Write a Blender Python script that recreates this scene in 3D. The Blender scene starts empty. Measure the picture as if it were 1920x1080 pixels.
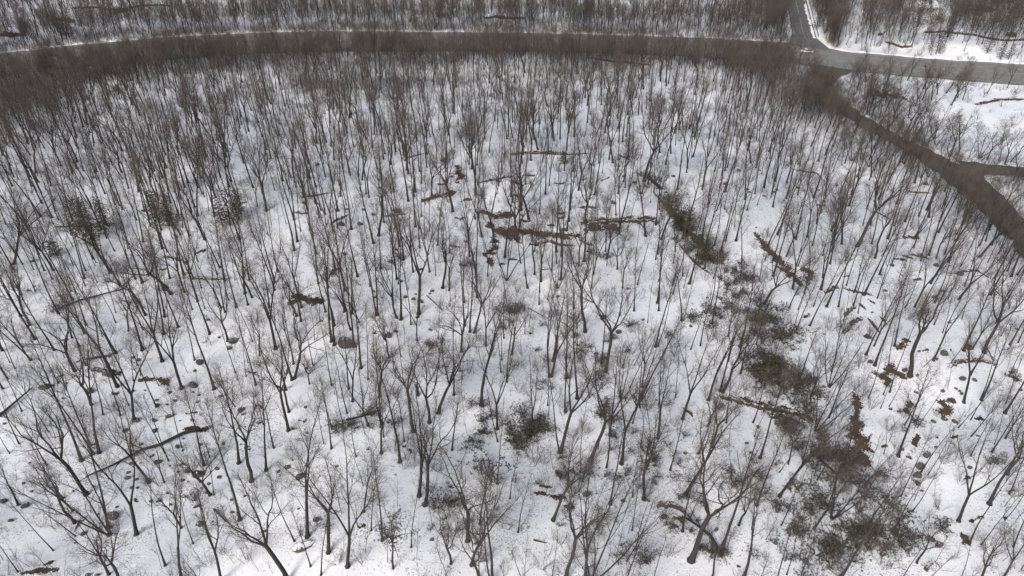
import bpy, math, random
import numpy as np
from mathutils import Vector, Matrix

# ------------------------------------------------------------------ camera
SC = bpy.context.scene
H_CAM, PITCH, FPX = 95.0, math.radians(34.0), 1297.0      # drone height, tilt, focal length in photo pixels
cam_d = bpy.data.cameras.new('camera'); cam = bpy.data.objects.new('camera', cam_d)
SC.collection.objects.link(cam); SC.camera = cam
cam.location = (0, 0, H_CAM); cam.rotation_euler = (math.pi/2 - PITCH, 0, 0)
cam_d.sensor_width = 36; cam_d.lens = 36*FPX/1920; cam_d.clip_start = 1; cam_d.clip_end = 9000

# ------------------------------------------------------------------ sky, sun, exposure
SUN_EL, SUN_AZ = math.radians(38), math.radians(215)       # azimuth: direction the light comes from, clockwise from +Y
w = bpy.data.worlds.new('World'); SC.world = w; w.use_nodes = True
nt = w.node_tree; nt.nodes.clear()
sky = nt.nodes.new('ShaderNodeTexSky'); sky.sky_type = 'NISHITA'; sky.sun_disc = False
sky.sun_elevation = SUN_EL; sky.sun_rotation = SUN_AZ
sky.air_density = 1.0; sky.dust_density = 4.0; sky.ozone_density = 1.0
hs = nt.nodes.new('ShaderNodeHueSaturation'); hs.inputs['Saturation'].default_value = 0.72   # thin overcast
bg = nt.nodes.new('ShaderNodeBackground'); bg.inputs['Strength'].default_value = 0.13
wo = nt.nodes.new('ShaderNodeOutputWorld')
nt.links.new(sky.outputs[0], hs.inputs['Color']); nt.links.new(hs.outputs[0], bg.inputs['Color']); nt.links.new(bg.outputs[0], wo.inputs['Surface'])
sd = bpy.data.lights.new('sun', 'SUN'); sd.energy = 1.1; sd.angle = math.radians(18); sd.color = (1, .96, .9)
sun = bpy.data.objects.new('sun', sd); SC.collection.objects.link(sun)
tosun = Vector((math.sin(SUN_AZ)*math.cos(SUN_EL), math.cos(SUN_AZ)*math.cos(SUN_EL), math.sin(SUN_EL)))
sun.rotation_euler = tosun.to_track_quat('Z', 'Y').to_euler(); sun.location = (0, -50, 200)
vs = SC.view_settings; vs.view_transform = 'Standard'; vs.look = 'None'; vs.gamma = 1; vs.exposure = 0.54
vs.use_curve_mapping = False

random.seed(7); RNG = np.random.default_rng(7)
COL = SC.collection
R = math.radians

# ------------------------------------------------------------------ terrain
def fbm_setup():
    out = []
    g = np.random.default_rng(3)
    for lam, amp, n in ((90, .9, 5), (38, .50, 7), (17, .15, 9), (8.5, .05, 10)):
        for _ in range(n):
            a = g.uniform(0, 2*math.pi); l = lam*g.uniform(.75, 1.35)
            out.append((math.cos(a)*2*math.pi/l, math.sin(a)*2*math.pi/l, g.uniform(0, 6.28), amp/math.sqrt(n)*1.4))
    return out
WAVES = fbm_setup()
def base_z(x, y):
    x = np.asarray(x, float); y = np.asarray(y, float)
    z = 8.0*np.exp(-((x-2)/95)**2 - ((y-185)/62)**2)               # the rocky knoll in the middle
    z = z + 3.0*np.exp(-((x-75)/70)**2 - ((y-110)/50)**2)
    z = z - 2.5*np.exp(-((y-300)/60)**2)
    z = z + 5.0*(1/(1+np.exp(-(y-420)/40)))
    return z
def noise_z(x, y):
    x = np.asarray(x, float); y = np.asarray(y, float); z = np.zeros_like(x)
    for kx, ky, ph, a in WAVES: z = z + a*np.sin(kx*x+ky*y+ph)
    return z
CP, SP = math.cos(PITCH), math.sin(PITCH)
def ray(px, py):
    u = (px-960)/FPX; v = (540-py)/FPX
    d = np.array([u, CP+v*SP, -SP+v*CP]); return d/np.linalg.norm(d)
def march(px, py, zf):
    d = ray(px, py); t = (H_CAM)/-d[2]
    for _ in range(30):
        z = float(zf(d[0]*t, d[1]*t)); t2 = (H_CAM-z)/-d[2]
        if abs(t2-t) < 1e-3: break
        t = .5*t+.5*t2
    return d[0]*t, d[1]*t
def proj(x, y, z):
    dz = z-H_CAM; f = y*CP-dz*SP; u = y*SP+dz*CP
    return 960+FPX*x/f, 540-FPX*u/f

# road edges measured in the photograph, laid out on the ground
MAIN_F = [(-160,116),(0,100),(150,84),(300,71),(450,63),(600,58.5),(800,60),(1000,62),(1200,67),(1350,73),(1480,80),(1600,98),(1700,107),(1800,114),(1920,121),(2080,130)]
MAIN_N = [(-160,158),(0,143),(150,126),(300,113),(450,103),(600,97),(800,96),(1000,97),(1200,103),(1350,110),(1480,118),(1600,135),(1700,143),(1800,151),(1920,160),(2080,170)]
SIDE_L = [(1466,-40),(1474,0),(1480,30),(1485,62),(1478,84)]
SIDE_R = [(1503,-40),(1512,0),(1522,40),(1531,72),(1560,96)]
DRIVE_O = [(1600,132),(1574,144),(1564,158),(1572,176),(1600,203),(1650,236),(1720,272),(1780,299),(1840,330),(1880,368),(1930,418),(2000,485)]
DRIVE_I = [(1515,118),(1522,150),(1538,178),(1566,205),(1610,235),(1680,272),(1740,310),(1788,350),(1832,388),(1882,440),(1945,510)]
BR_T = [(1795,300),(1850,308),(1920,315),(2060,322)]
BR_B = [(1815,335),(1860,326),(1920,333),(2060,341)]
def dens(pl, n=160):
    pl = np.array(pl, float); s = np.r_[0, np.cumsum(np.hypot(*np.diff(pl, axis=0).T))]
    t = np.linspace(0, s[-1], n); return np.c_[np.interp(t, s, pl[:, 0]), np.interp(t, s, pl[:, 1])]
def road_world(a, b, n):
    A = dens(a, n); B = dens(b, n)
    return np.array([march(p[0], p[1], base_z) for p in A]), np.array([march(p[0], p[1], base_z) for p in B])
def ragged(ab, amp, seed):
    q = np.random.default_rng(seed); out = []
    for e in ab:
        k = np.convolve(q.normal(0, 1, len(e)+6), np.ones(3)/3, 'same')[3:-3]*amp; t = np.gradient(e, axis=0); t /= np.hypot(*t.T)[:, None]
        out.append(e+np.c_[-t[:, 1], t[:, 0]]*k[:, None])
    return tuple(out)
RW = {'main': road_world(MAIN_F, MAIN_N, 220), 'side': road_world(SIDE_L, SIDE_R, 60),
      'drive': road_world(DRIVE_O, DRIVE_I, 120), 'branch': road_world(BR_T, BR_B, 50)}
for k_, (a_, s_) in {'main': (.5, 1), 'drive': (.75, 2), 'branch': (.6, 3)}.items(): RW[k_] = ragged(RW[k_], a_, s_)
RC = []                                                   # centre points and half widths
for k, (a, b) in RW.items():
    c = (a+b)/2; hw = np.hypot(*(a-b).T)/2
    RC.append(np.c_[c, hw])
RC = np.vstack(RC)
def road_dist(x, y):
    """distance outside the nearest road edge (negative on the road)"""
    x = np.atleast_1d(np.asarray(x, float)); y = np.atleast_1d(np.asarray(y, float)); out = np.full(x.shape, 1e9)
    for cx, cy, hw in RC:
        out = np.minimum(out, np.hypot(x-cx, y-cy)-hw)
    return out
def axis(lo, hi, d0, segs, grow_lo, grow_hi):
    a = list(np.arange(lo, hi+.01, d0)); s = d0
    while a[-1] < grow_hi: s *= 1.18; a.append(a[-1]+s)
    s = d0; b = []
    v = lo
    while v > grow_lo: s *= 1.18; v -= s; b.append(v)
    return np.array(b[::-1]+a)
XS = axis(-300, 300, 1.5, 0, -3500, 3500)
YS = axis(35, 430, 1.5, 0, -900, 6000)
GX, GY = np.meshgrid(XS, YS)
near = (GY > 150) & (GY < 520) & (np.abs(GX) < 420)
RD = np.full(GX.shape, 60.0); RD[near] = road_dist(GX[near], GY[near])
mask = np.clip((RD-.5)/14, 0, 1); mask = mask*mask*(3-2*mask)
far = np.clip((np.hypot(GX, GY)-700)/1500, 0, 1)
GZ = base_z(GX, GY) + noise_z(GX, GY)*mask*(1-far) - .22*np.exp(-(np.clip(RD, -5, 60)-0)**2/18)*(RD > -6)
GZ = GZ - .25*np.clip(-RD, 0, 1)
GZ += far*22*np.clip((GY-900)/2500, 0, 1)
def gz(x, y):
    i = min(max(int(np.searchsorted(XS, x))-1, 0), len(XS)-2); j = min(max(int(np.searchsorted(YS, y))-1, 0), len(YS)-2)
    u = (x-XS[i])/(XS[i+1]-XS[i]); v = (y-YS[j])/(YS[j+1]-YS[j])
    return float((GZ[j, i]*(1-u)+GZ[j, i+1]*u)*(1-v)+(GZ[j+1, i]*(1-u)+GZ[j+1, i+1]*u)*v)
def at(px, py):
    x, y = march(px, py, gz); return Vector((x, y, gz(x, y)))
def scale_at(p):
    f = p[1]*CP-(p[2]-H_CAM)*SP; return FPX/f                # photo pixels per metre

# ------------------------------------------------------------------ materials
def newmat(name, rough=.9, spec=.2):
    m = bpy.data.materials.new(name); m.use_nodes = True
    b = m.node_tree.nodes['Principled BSDF']; b.inputs['Roughness'].default_value = rough
    b.inputs['Specular IOR Level'].default_value = spec
    return m, m.node_tree, b
def N(t, typ, **kw):
    n = t.nodes.new(typ)
    for k, v in kw.items():
        if k in n.inputs: n.inputs[k].default_value = v
        else: setattr(n, k, v)
    return n
def ramp(t, src, stops):
    r = N(t, 'ShaderNodeValToRGB'); e = r.color_ramp.elements
    while len(e) < len(stops): e.new(.5)
    for i, (p, c) in enumerate(stops): e[i].position = p; e[i].color = (*c, 1)
    t.links.new(src, r.inputs[0]); return r
def noise(t, co, scale, detail=4, rough=.6):
    n = N(t, 'ShaderNodeTexNoise', Scale=scale, Detail=detail, Roughness=rough); t.links.new(co, n.inputs['Vector']); return n
def mixc(t, fac, a, b):
    m = N(t, 'ShaderNodeMix', data_type='RGBA')
    for s, v in ((m.inputs[0], fac), (m.inputs[6], a), (m.inputs[7], b)):
        if hasattr(v, 'is_output'): t.links.new(v, s)
        elif isinstance(v, (int, float)): s.default_value = v
        else: s.default_value = (*v, 1)
    return m.outputs[2]
def math_(t, op, a, b=None, clamp=False):
    m = N(t, 'ShaderNodeMath', operation=op, use_clamp=clamp)
    for s, v in zip(m.inputs, (a, b)):
        if v is None: continue
        if hasattr(v, 'is_output'): t.links.new(v, s)
        else: s.default_value = v
    return m.outputs[0]
def geopos(t):
    return N(t, 'ShaderNodeNewGeometry').outputs['Position']
def bump(t, b, h, strength, dist):
    n = N(t, 'ShaderNodeBump', Strength=strength, Distance=dist); t.links.new(h, n.inputs['Height']); t.links.new(n.outputs[0], b.inputs['Normal'])

def mat_snow():
    m, t, b = newmat('snow', .75, .25); co = geopos(t)
    big = noise(t, co, .05, 3); fine = noise(t, co, 1.1, 6, .7); grit = noise(t, co, 3.2, 5, .75); area = noise(t, co, .09, 4, .6)
    c = ramp(t, big.outputs[0], [(.35, (.74, .77, .81)), (.62, (.82, .83, .85))])
    thr = math_(t, 'MULTIPLY_ADD', area.outputs[0], -.34)
    t.nodes[-1].inputs[2].default_value = .768
    g = math_(t, 'GREATER_THAN', grit.outputs[0], thr)                       # bits of leaf, bark and twig lying on the snow
    col = mixc(t, math_(t, 'MULTIPLY', g, .75), c.outputs[0], (.13, .105, .085))
    clump = noise(t, co, 1.0, 6, .72); spot = noise(t, co, .16, 3)
    g2 = math_(t, 'GREATER_THAN', clump.outputs[0], math_(t, 'MULTIPLY_ADD', spot.outputs[0], -.38)); t.nodes[-2].inputs[2].default_value = .855
    col = mixc(t, math_(t, 'MULTIPLY', g2, .8), col, (.11, .09, .072))         # leaf clumps and stones melting out
    t.links.new(col, b.inputs['Base Color'])
    wv = noise(t, co, .45, 5, .62)
    hsum = math_(t, 'ADD', math_(t, 'MULTIPLY', wv.outputs[0], .6), math_(t, 'MULTIPLY', fine.outputs[0], .35))
    calm = noise(t, co, .035, 2); bump(t, b, math_(t, 'MULTIPLY', hsum, math_(t, 'MULTIPLY_ADD', calm.outputs[0], 1.6)), .7, .8)
    [n for n in t.nodes if n.type == 'MATH' and n.operation == 'MULTIPLY_ADD'][-1].inputs[2].default_value = -.25
    return m
def mat_bark(name, c0, c1, c2):
    m, t, b = newmat(name, .95, .1); co = N(t, 'ShaderNodeTexCoord').outputs['Object']
    oi = N(t, 'ShaderNodeObjectInfo'); n = noise(t, co, 3.0, 4)
    r = ramp(t, n.outputs[0], [(.3, c0), (.7, c1)])
    t.links.new(mixc(t, math_(t, 'MULTIPLY', oi.outputs['Random'], .85), r.outputs[0], c2), b.inputs['Base Color'])
    bump(t, b, n.outputs[0], .5, .05); return m
def mat_litter(name='leaf_litter', a=(.11, .075, .054), c=(.19, .128, .09), d=(.056, .044, .035)):
    m, t, b = newmat(name, 1, .05); co = geopos(t)
    n1 = noise(t, co, .8, 6, .7); n2 = noise(t, co, 6, 4, .7)
    r = ramp(t, n1.outputs[0], [(.3, d), (.5, a), (.72, c)])
    t.links.new(mixc(t, math_(t, 'MULTIPLY', n2.outputs[0], .6), r.outputs[0], d), b.inputs['Base Color'])
    bump(t, b, n2.outputs[0], .8, .15); return m
def mat_rock(name, c0, c1, snow_at):
    """stone with lichen; snow lies on what faces up"""
    m, t, b = newmat(name, .9, .2); g = N(t, 'ShaderNodeNewGeometry'); co = g.outputs['Position']
    n1 = noise(t, co, .9, 6, .7); n2 = noise(t, co, 3.5, 5, .7)
    r = ramp(t, n1.outputs[0], [(.32, c0), (.68, c1)])
    sx = N(t, 'ShaderNodeSeparateXYZ'); t.links.new(g.outputs['True Normal'], sx.inputs[0])
    v = math_(t, 'ADD', sx.outputs['Z'], math_(t, 'MULTIPLY', math_(t, 'SUBTRACT', n2.outputs[0], .5), .9))
    s = math_(t, 'GREATER_THAN', v, snow_at)
    t.links.new(mixc(t, s, r.outputs[0], (.8, .81, .83)), b.inputs['Base Color'])
    bump(t, b, n2.outputs[0], .7, .2); return m
def mat_asphalt(name, c0, c1, scale=.25):
    m, t, b = newmat(name, .85, .3); co = geopos(t)
    n1 = noise(t, co, scale, 6, .65); n2 = noise(t, co, 4, 4)
    r = ramp(t, n1.outputs[0], [(.3, c0), (.7, c1)])
    t.links.new(mixc(t, math_(t, 'MULTIPLY', n2.outputs[0], .35), r.outputs[0], c0), b.inputs['Base Color']); return m
def mat_plain(name, c, rough=.6, spec=.4, var=.15):
    m, t, b = newmat(name, rough, spec); n = noise(t, geopos(t), 2.5, 4)
    t.links.new(ramp(t, n.outputs[0], [(.3, tuple(x*(1-var) for x in c)), (.7, tuple(min(1, x*(1+var)) for x in c))]).outputs[0], b.inputs['Base Color']); return m
def mat_leaf(name, c0, c1, c2):
    m, t, b = newmat(name, .7, .25); oi = N(t, 'ShaderNodeObjectInfo'); n = noise(t, geopos(t), 1.7, 3)
    r = ramp(t, n.outputs[0], [(.3, c0), (.7, c1)])
    t.links.new(mixc(t, math_(t, 'MULTIPLY', oi.outputs['Random'], .7), r.outputs[0], c2), b.inputs['Base Color']); return m

M = dict(
    snow=mat_snow(),
    bark=mat_bark('bark', (.026, .024, .022), (.068, .063, .058), (.046, .041, .036)),
    twig=mat_bark('twig', (.078, .069, .061), (.134, .118, .105), (.112, .087, .071)),
    litter=mat_litter(), litter_dark=mat_litter('dark_leaf_litter', (.07, .05, .034), (.12, .085, .055), (.04, .034, .026)),
    ledge=mat_rock('ledge_rock', (.045, .036, .028), (.13, .09, .062), .96),
    boulder=mat_rock('boulder_rock', (.055, .052, .048), (.14, .13, .118), 1.02),
    capped=mat_rock('snowy_rock', (.06, .056, .05), (.15, .138, .12), .72),
    road=mat_asphalt('road_asphalt', (.14, .14, .134), (.235, .232, .22), .35),
    side=mat_asphalt('side_asphalt', (.085, .088, .09), (.14, .14, .135)),
    drive=mat_asphalt('drive_asphalt', (.050, .045, .038), (.120, .106, .090), .9),
    yellow=mat_plain('yellow_paint', (.42, .30, .10)), white=mat_plain('white_paint', (.42, .42, .40)),
    dirty=mat_plain('dirty_snow', (.62, .60, .56), .9, .1),
    laurel=mat_leaf('laurel_leaves', (.042, .043, .030), (.102, .097, .074), (.105, .095, .078)),
    hemlock=mat_leaf('hemlock_needles', (.030, .032, .020), (.070, .064, .042), (.085, .066, .046)),
    green=mat_leaf('green_needles', (.030, .040, .010), (.075, .085, .026), (.05, .055, .02)),
    brown=mat_leaf('withered_leaves', (.085, .055, .032), (.17, .11, .06), (.12, .08, .05)),
    car=mat_plain('white_car_paint', (.8, .8, .8), .3, .5, .02), tyre=mat_plain('tyre_rubber', (.03, .03, .03)), glass=mat_plain('dark_glass', (.02, .025, .03), .1, .6),
    steel=mat_plain('galvanised_steel', (.32, .32, .31), .5, .5), wood=mat_plain('dark_post', (.08, .065, .05)),
    siding=mat_plain('grey_siding', (.34, .34, .33)),
)

# ------------------------------------------------------------------ mesh helpers
class MB:
    def __init__(s): s.v = []; s.f = []; s.m = []
    def tube(s, pts, rad, n=5, cap=True, flat=0):
        k0 = len(s.v); L = len(pts)
        for i, p in enumerate(pts):
            d = (pts[min(i+1, L-1)]-pts[max(i-1, 0)]).normalized()
            a = d.orthogonal().normalized() if i == 0 else (a-d*a.dot(d)).normalized()
            b = d.cross(a)
            for j in range(n):
                th = 2*math.pi*j/n; s.v.append(p+a*(math.cos(th)*rad[i])+b*(math.sin(th)*rad[i]))
        for i in range(L-1):
            for j in range(n):
                q = k0+i*n; s.f.append((q+j, q+(j+1) % n, q+n+(j+1) % n, q+n+j)); s.m.append(flat)
        if cap: s.f.append(tuple(k0+(L-1)*n+j for j in range(n))); s.m.append(flat)
    def cone(s, p, q, r, flat=0):
        d = (q-p).normalized(); a = d.orthogonal().normalized(); b = d.cross(a); k = len(s.v)
        for j in range(3):
            th = 2.0944*j; s.v.append(p+a*(math.cos(th)*r)+b*(math.sin(th)*r))
        s.v.append(q); s.f += [(k, k+1, k+3), (k+1, k+2, k+3), (k+2, k, k+3)]; s.m += [flat]*3
    def tri(s, a, b, c, flat=0): k = len(s.v); s.v += [a, b, c]; s.f.append((k, k+1, k+2)); s.m.append(flat)
    def quad(s, a, b, c, d, flat=0): k = len(s.v); s.v += [a, b, c, d]; s.f.append((k, k+1, k+2, k+3)); s.m.append(flat)
    def box(s, lo, hi, flat=0):
        x0, y0, z0 = lo; x1, y1, z1 = hi; k = len(s.v)
        s.v += [Vector(p) for p in ((x0,y0,z0),(x1,y0,z0),(x1,y1,z0),(x0,y1,z0),(x0,y0,z1),(x1,y0,z1),(x1,y1,z1),(x0,y1,z1))]
        for f in ((3,2,1,0),(4,5,6,7),(0,1,5,4),(1,2,6,5),(2,3,7,6),(3,0,4,7)): s.f.append(tuple(k+i for i in f)); s.m.append(flat)
    def mesh(s, name, mats, smooth=False):
        me = bpy.data.meshes.new(name); me.from_pydata([tuple(v) for v in s.v], [], s.f)
        for m in (mats if isinstance(mats, (list, tuple)) else [mats]): me.materials.append(m)
        if any(s.m): me.polygons.foreach_set('material_index', s.m)
        if smooth: me.polygons.foreach_set('use_smooth', [True]*len(s.f))
        me.update(); return me
def link(name, me, parent=None):
    o = bpy.data.objects.new(name, me); COL.objects.link(o)
    if parent is not None: o.parent = parent
    return o
def tag(o, label=None, cat=None, group=None, kind=None):
    if label: o['label'] = label
    if cat: o['category'] = cat
    if group: o['group'] = group
    if kind: o['kind'] = kind
    return o
def rv(r, s=1.0): return Vector((r.gauss(0, s), r.gauss(0, s), r.gauss(0, s)))

# ------------------------------------------------------------------ ground and roads
def build_ground():
    nx, ny = len(XS), len(YS)
    me = bpy.data.meshes.new('ground')
    V = np.c_[GX.ravel(), GY.ravel(), GZ.ravel()]
    i, j = np.meshgrid(np.arange(nx-1), np.arange(ny-1)); q = (j*nx+i).ravel()
    F = np.c_[q, q+1, q+1+nx, q+nx]
    me.vertices.add(len(V)); me.vertices.foreach_set('co', V.ravel())
    me.loops.add(F.size); me.loops.foreach_set('vertex_index', F.ravel().astype(np.int32))
    me.polygons.add(len(F)); me.polygons.foreach_set('loop_start', np.arange(0, F.size, 4, dtype=np.int32))
    me.polygons.foreach_set('use_smooth', np.ones(len(F), bool))
    me.update(calc_edges=True); me.materials.append(M['snow'])
    tag(link('snowy_ground', me), kind='structure')
build_ground()

def ribbon(name, A, B, mat, dz, across=8, kind='structure', parent=None):
    mb = MB(); n = len(A)
    for i in range(n):
        for k in range(across+1):
            p = A[i]*(1-k/across)+B[i]*(k/across); mb.v.append(Vector((p[0], p[1], float(base_z(p[0], p[1]))+dz)))
    for i in range(n-1):
        for k in range(across):
            q = i*(across+1)+k; mb.f.append((q, q+across+1, q+across+2, q+1)); mb.m.append(0)
    o = link(name, mb.mesh(name, mat), parent)
    if kind and parent is None: tag(o, kind=kind)
    return o
def lane(a, b, f, w, i0, i1, road, name, mat, dash=None):
    A, B = RW[road]; wd = np.hypot(*(A-B).T)[:, None]
    c = A*(1-f)+B*f; t = (B-A)/wd; 
    l, r = c-t*w/2, c+t*w/2
    par = ROADS[road]
    step = (lambda i: True) if dash is None else (lambda i: (i//dash) % 2 == 0)
    if dash is None: ribbon(name, l[i0:i1], r[i0:i1], mat, a, 1, None, par)
    else:
        for i in range(i0, i1, 2*dash): ribbon(name, l[i:i+dash+1], r[i:i+dash+1], mat, a, 1, None, par)
ROADS = {}
ROADS['main'] = ribbon('main_road', *RW['main'], M['road'], .10, 12)
ROADS['side'] = ribbon('side_road', *RW['side'], M['side'], .13, 8)
ROADS['drive'] = ribbon('access_road', *RW['drive'], M['drive'], .115, 8)
ROADS['branch'] = ribbon('access_road_branch', *RW['branch'], M['drive'], .125, 6)
lane(.145, 0, .07, .3, 173, 220, 'main', 'edge_line', M['white']); lane(.145, 0, .93, .3, 174, 220, 'main', 'edge_line', M['white'])
lane(.145, 0, .07, .3, 0, 157, 'main', 'edge_line', M['white']); lane(.145, 0, .93, .3, 0, 150, 'main', 'edge_line', M['white'])
lane(.145, 0, .47, .22, 172, 220, 'main', 'centre_line', M['yellow']); lane(.145, 0, .50, .22, 172, 220, 'main', 'centre_line', M['yellow'])
lane(.145, 0, .47, .22, 0, 156, 'main', 'centre_line', M['yellow']); lane(.145, 0, .50, .22, 0, 156, 'main', 'centre_line', M['yellow'])
for f in (.27, .72):
    lane(.145, 0, f, .2, 174, 219, 'main', 'lane_dash', M['white'], 2)
lane(.17, 0, .47, .28, 0, 52, 'side', 'centre_line', M['yellow'])
lane(.17, 0, .08, .2, 0, 50, 'side', 'edge_line', M['white']); lane(.17, 0, .92, .2, 0, 48, 'side', 'edge_line', M['white'])

# ploughed snow berms along the road edges
def berm(name, edge, off, w, h, mat, label, i0=0, i1=None, seed=1):
    A = np.array(edge)[i0:i1]; r = random.Random(seed); mb = MB(); prof = 7
    tang = np.gradient(A, axis=0); tang /= np.hypot(*tang.T)[:, None]; nrm = np.c_[-tang[:, 1], tang[:, 0]]*off
    fine = dens(A, len(A)*3); nf = dens(nrm, len(nrm)*3) if False else np.c_[np.interp(np.linspace(0, 1, len(A)*3), np.linspace(0, 1, len(A)), nrm[:, 0]), np.interp(np.linspace(0, 1, len(A)*3), np.linspace(0, 1, len(A)), nrm[:, 1])]
    n = len(fine); hh = h*.7; ww = w
    for i in range(n):
        hh += .35*(h*r.uniform(.35, 1.3)-hh); ww += .35*(w*r.uniform(.6, 1.4)-ww)
        for k in range(prof):
            s = k/(prof-1); p = fine[i]+nf[i]*(s*ww-.4)
            mb.v.append(Vector((p[0], p[1], gz(p[0], p[1])-.05+(.12 if k == 0 else 0)+math.sin(math.pi*s)**1.3*hh*r.uniform(.8, 1.2))))
    for i in range(n-1):
        for k in range(prof-1):
            q = i*prof+k; mb.f.append((q, q+1, q+prof+1, q+prof)); mb.m.append(0)
    tag(link(name, mb.mesh(name, mat, True)), label, 'snowbank')
F_, N_ = RW['main']; Ls, Rs = RW['side']
berm('snowbank', F_, 1, 2.6, .75, M['snow'], 'long ploughed snowbank on far side of main road, left of junction', 0, 160, 1)
berm('snowbank', F_, 1, 2.8, .8, M['snow'], 'ploughed snowbank on far side of main road, right of junction', 172, 219, 2)
berm('snowbank', N_, -1, 2.4, .5, M['dirty'], 'low dirty snowbank on near side of main road, right of junction', 172, 219, 3)
berm('snowbank', N_, -1, 2.2, .45, M['snow'], 'low snowbank on near side of main road, left of junction', 0, 150, 4)
berm('snowbank', Rs, -1, 3.2, .9, M['snow'], 'white snowbank behind guardrail on right of side road', 2, 46, 5)
cn = np.array([march(*p, base_z) for p in dens([(1531,72),(1548,88),(1568,95),(1590,99),(1612,101)], 30)])
berm('snowbank', cn, 1, 6, 1.3, M['dirty'], 'big dirty heap of ploughed snow on junction corner', 0, None, 6)

# ------------------------------------------------------------------ bare trees: prototypes
def path(r, p, d, L, n, wig, up):
    pts = [p.copy()]; d = d.normalized()
    for i in range(n):
        d = (d+rv(r, wig)+Vector((0, 0, up))).normalized(); p = p+d*(L/n); pts.append(p.copy())
    return pts
def along(pts, s):
    x = s*(len(pts)-1); i = min(int(x), len(pts)-2); u = x-i
    return pts[i].lerp(pts[i+1], u), (pts[i+1]-pts[i]).normalized()
def side_dir(r, d, ang, az):
    a = d.orthogonal().normalized(); b = d.cross(a)
    return d*math.cos(ang)+(a*math.cos(az)+b*math.sin(az))*math.sin(ang)
def twigs(r, mb, pts, n, L, rad, s0=.25, fine=3):
    for k in range(n):
        s = s0+(1-s0)*(k+r.random())/n; p, d = along(pts, min(s, .999))
        dd = (side_dir(r, d, r.uniform(.4, 1.0), r.uniform(0, 6.28))+Vector((0, 0, .22))).normalized(); l = L*r.uniform(.5, 1.2)
        mid = p+dd*l*.5+rv(r, .06*l); q = mid+(dd+rv(r, .3)+Vector((0, 0, .15))).normalized()*l*.6
        mb.tube([p, mid], [rad, rad*.75], 3, False, 1); mb.cone(mid, q, rad*.75, 1)
        for _ in range(fine):
            u = r.uniform(.2, 1); o = p.lerp(mid, u*2) if u < .5 else mid.lerp(q, u*2-1)
            e = o+(dd+rv(r, .55)).normalized()*l*r.uniform(.35, .7)
            x = (e-o).orthogonal().normalized()*rad*.75
            mb.tri(o-x, o+x, e, 1)
def bough(r, mb, tw, p, d, L, rad, up=.10, wig=.10, nsub=6, tl=1.5, fine=3, ntw=6):
    pts = path(r, p, d, L, 6, wig, up); mb.tube(pts, [rad*(1-.78*i/6) for i in range(7)], 4)
    az = r.uniform(0, 6.28)
    for k in range(nsub):
        s = .22+.74*(k+r.random()*.8)/nsub; q, dd = along(pts, s); az += 2.4+r.uniform(-.5, .5)
        l = L*r.uniform(.28, .5)*(1.15-.55*s)
        sp = path(r, q, side_dir(r, dd, r.uniform(.5, .95), az), l, 3, wig*1.3, up*.8)
        rr = rad*(1-.75*s)*.6; mb.tube(sp, [rr, rr*.75, rr*.5, rr*.28], 3, False)
        twigs(r, tw, sp, ntw, tl, .0105, .2, fine)
    twigs(r, tw, pts, ntw+1, tl, .0105, .4, fine)
def leader(r, trunk, crown, tw, p, d, L, r0, r1, bare, nb, spread, wig=.03, up=.03, blen=.3, tl=1.5, fine=3, flare=False, ntw=6, nsub=6):
    n = 9; pts = path(r, p, d, L, n, wig, up)
    rad = [r0+(r1-r0)*(i/n)**.85 for i in range(n+1)]
    if flare:
        pts = [pts[0]-Vector((0, 0, .6)), pts[0], pts[0].lerp(pts[1], .18)]+pts[1:]; rad = [r0*2.5, r0*2.0, r0*1.25]+rad[1:]
    trunk.tube(pts, [q*.98 for q in rad], 6)
    az = r.uniform(0, 6.28); off = 2 if flare else 0
    for k in range(nb):
        s = bare+(.97-bare)*(k+r.random()*.7)/nb; q, dd = along(pts[off:] if flare else pts, s); az += 2.4+r.uniform(-.6, .6)
        ang = spread*r.uniform(.75, 1.25)*(1.1-.4*s)
        bough(r, crown, tw, q, side_dir(r, dd, ang, az), L*blen*r.uniform(.7, 1.2)*(1.2-.6*(s-bare)/(1-bare)), max(.03, (r0+(r1-r0)*s)*.58), nsub=nsub, tl=tl, fine=fine, ntw=ntw)
    twigs(r, tw, pts[-4:], 6, tl, .0105, .3, fine)
    return pts
class Proto: pass
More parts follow.
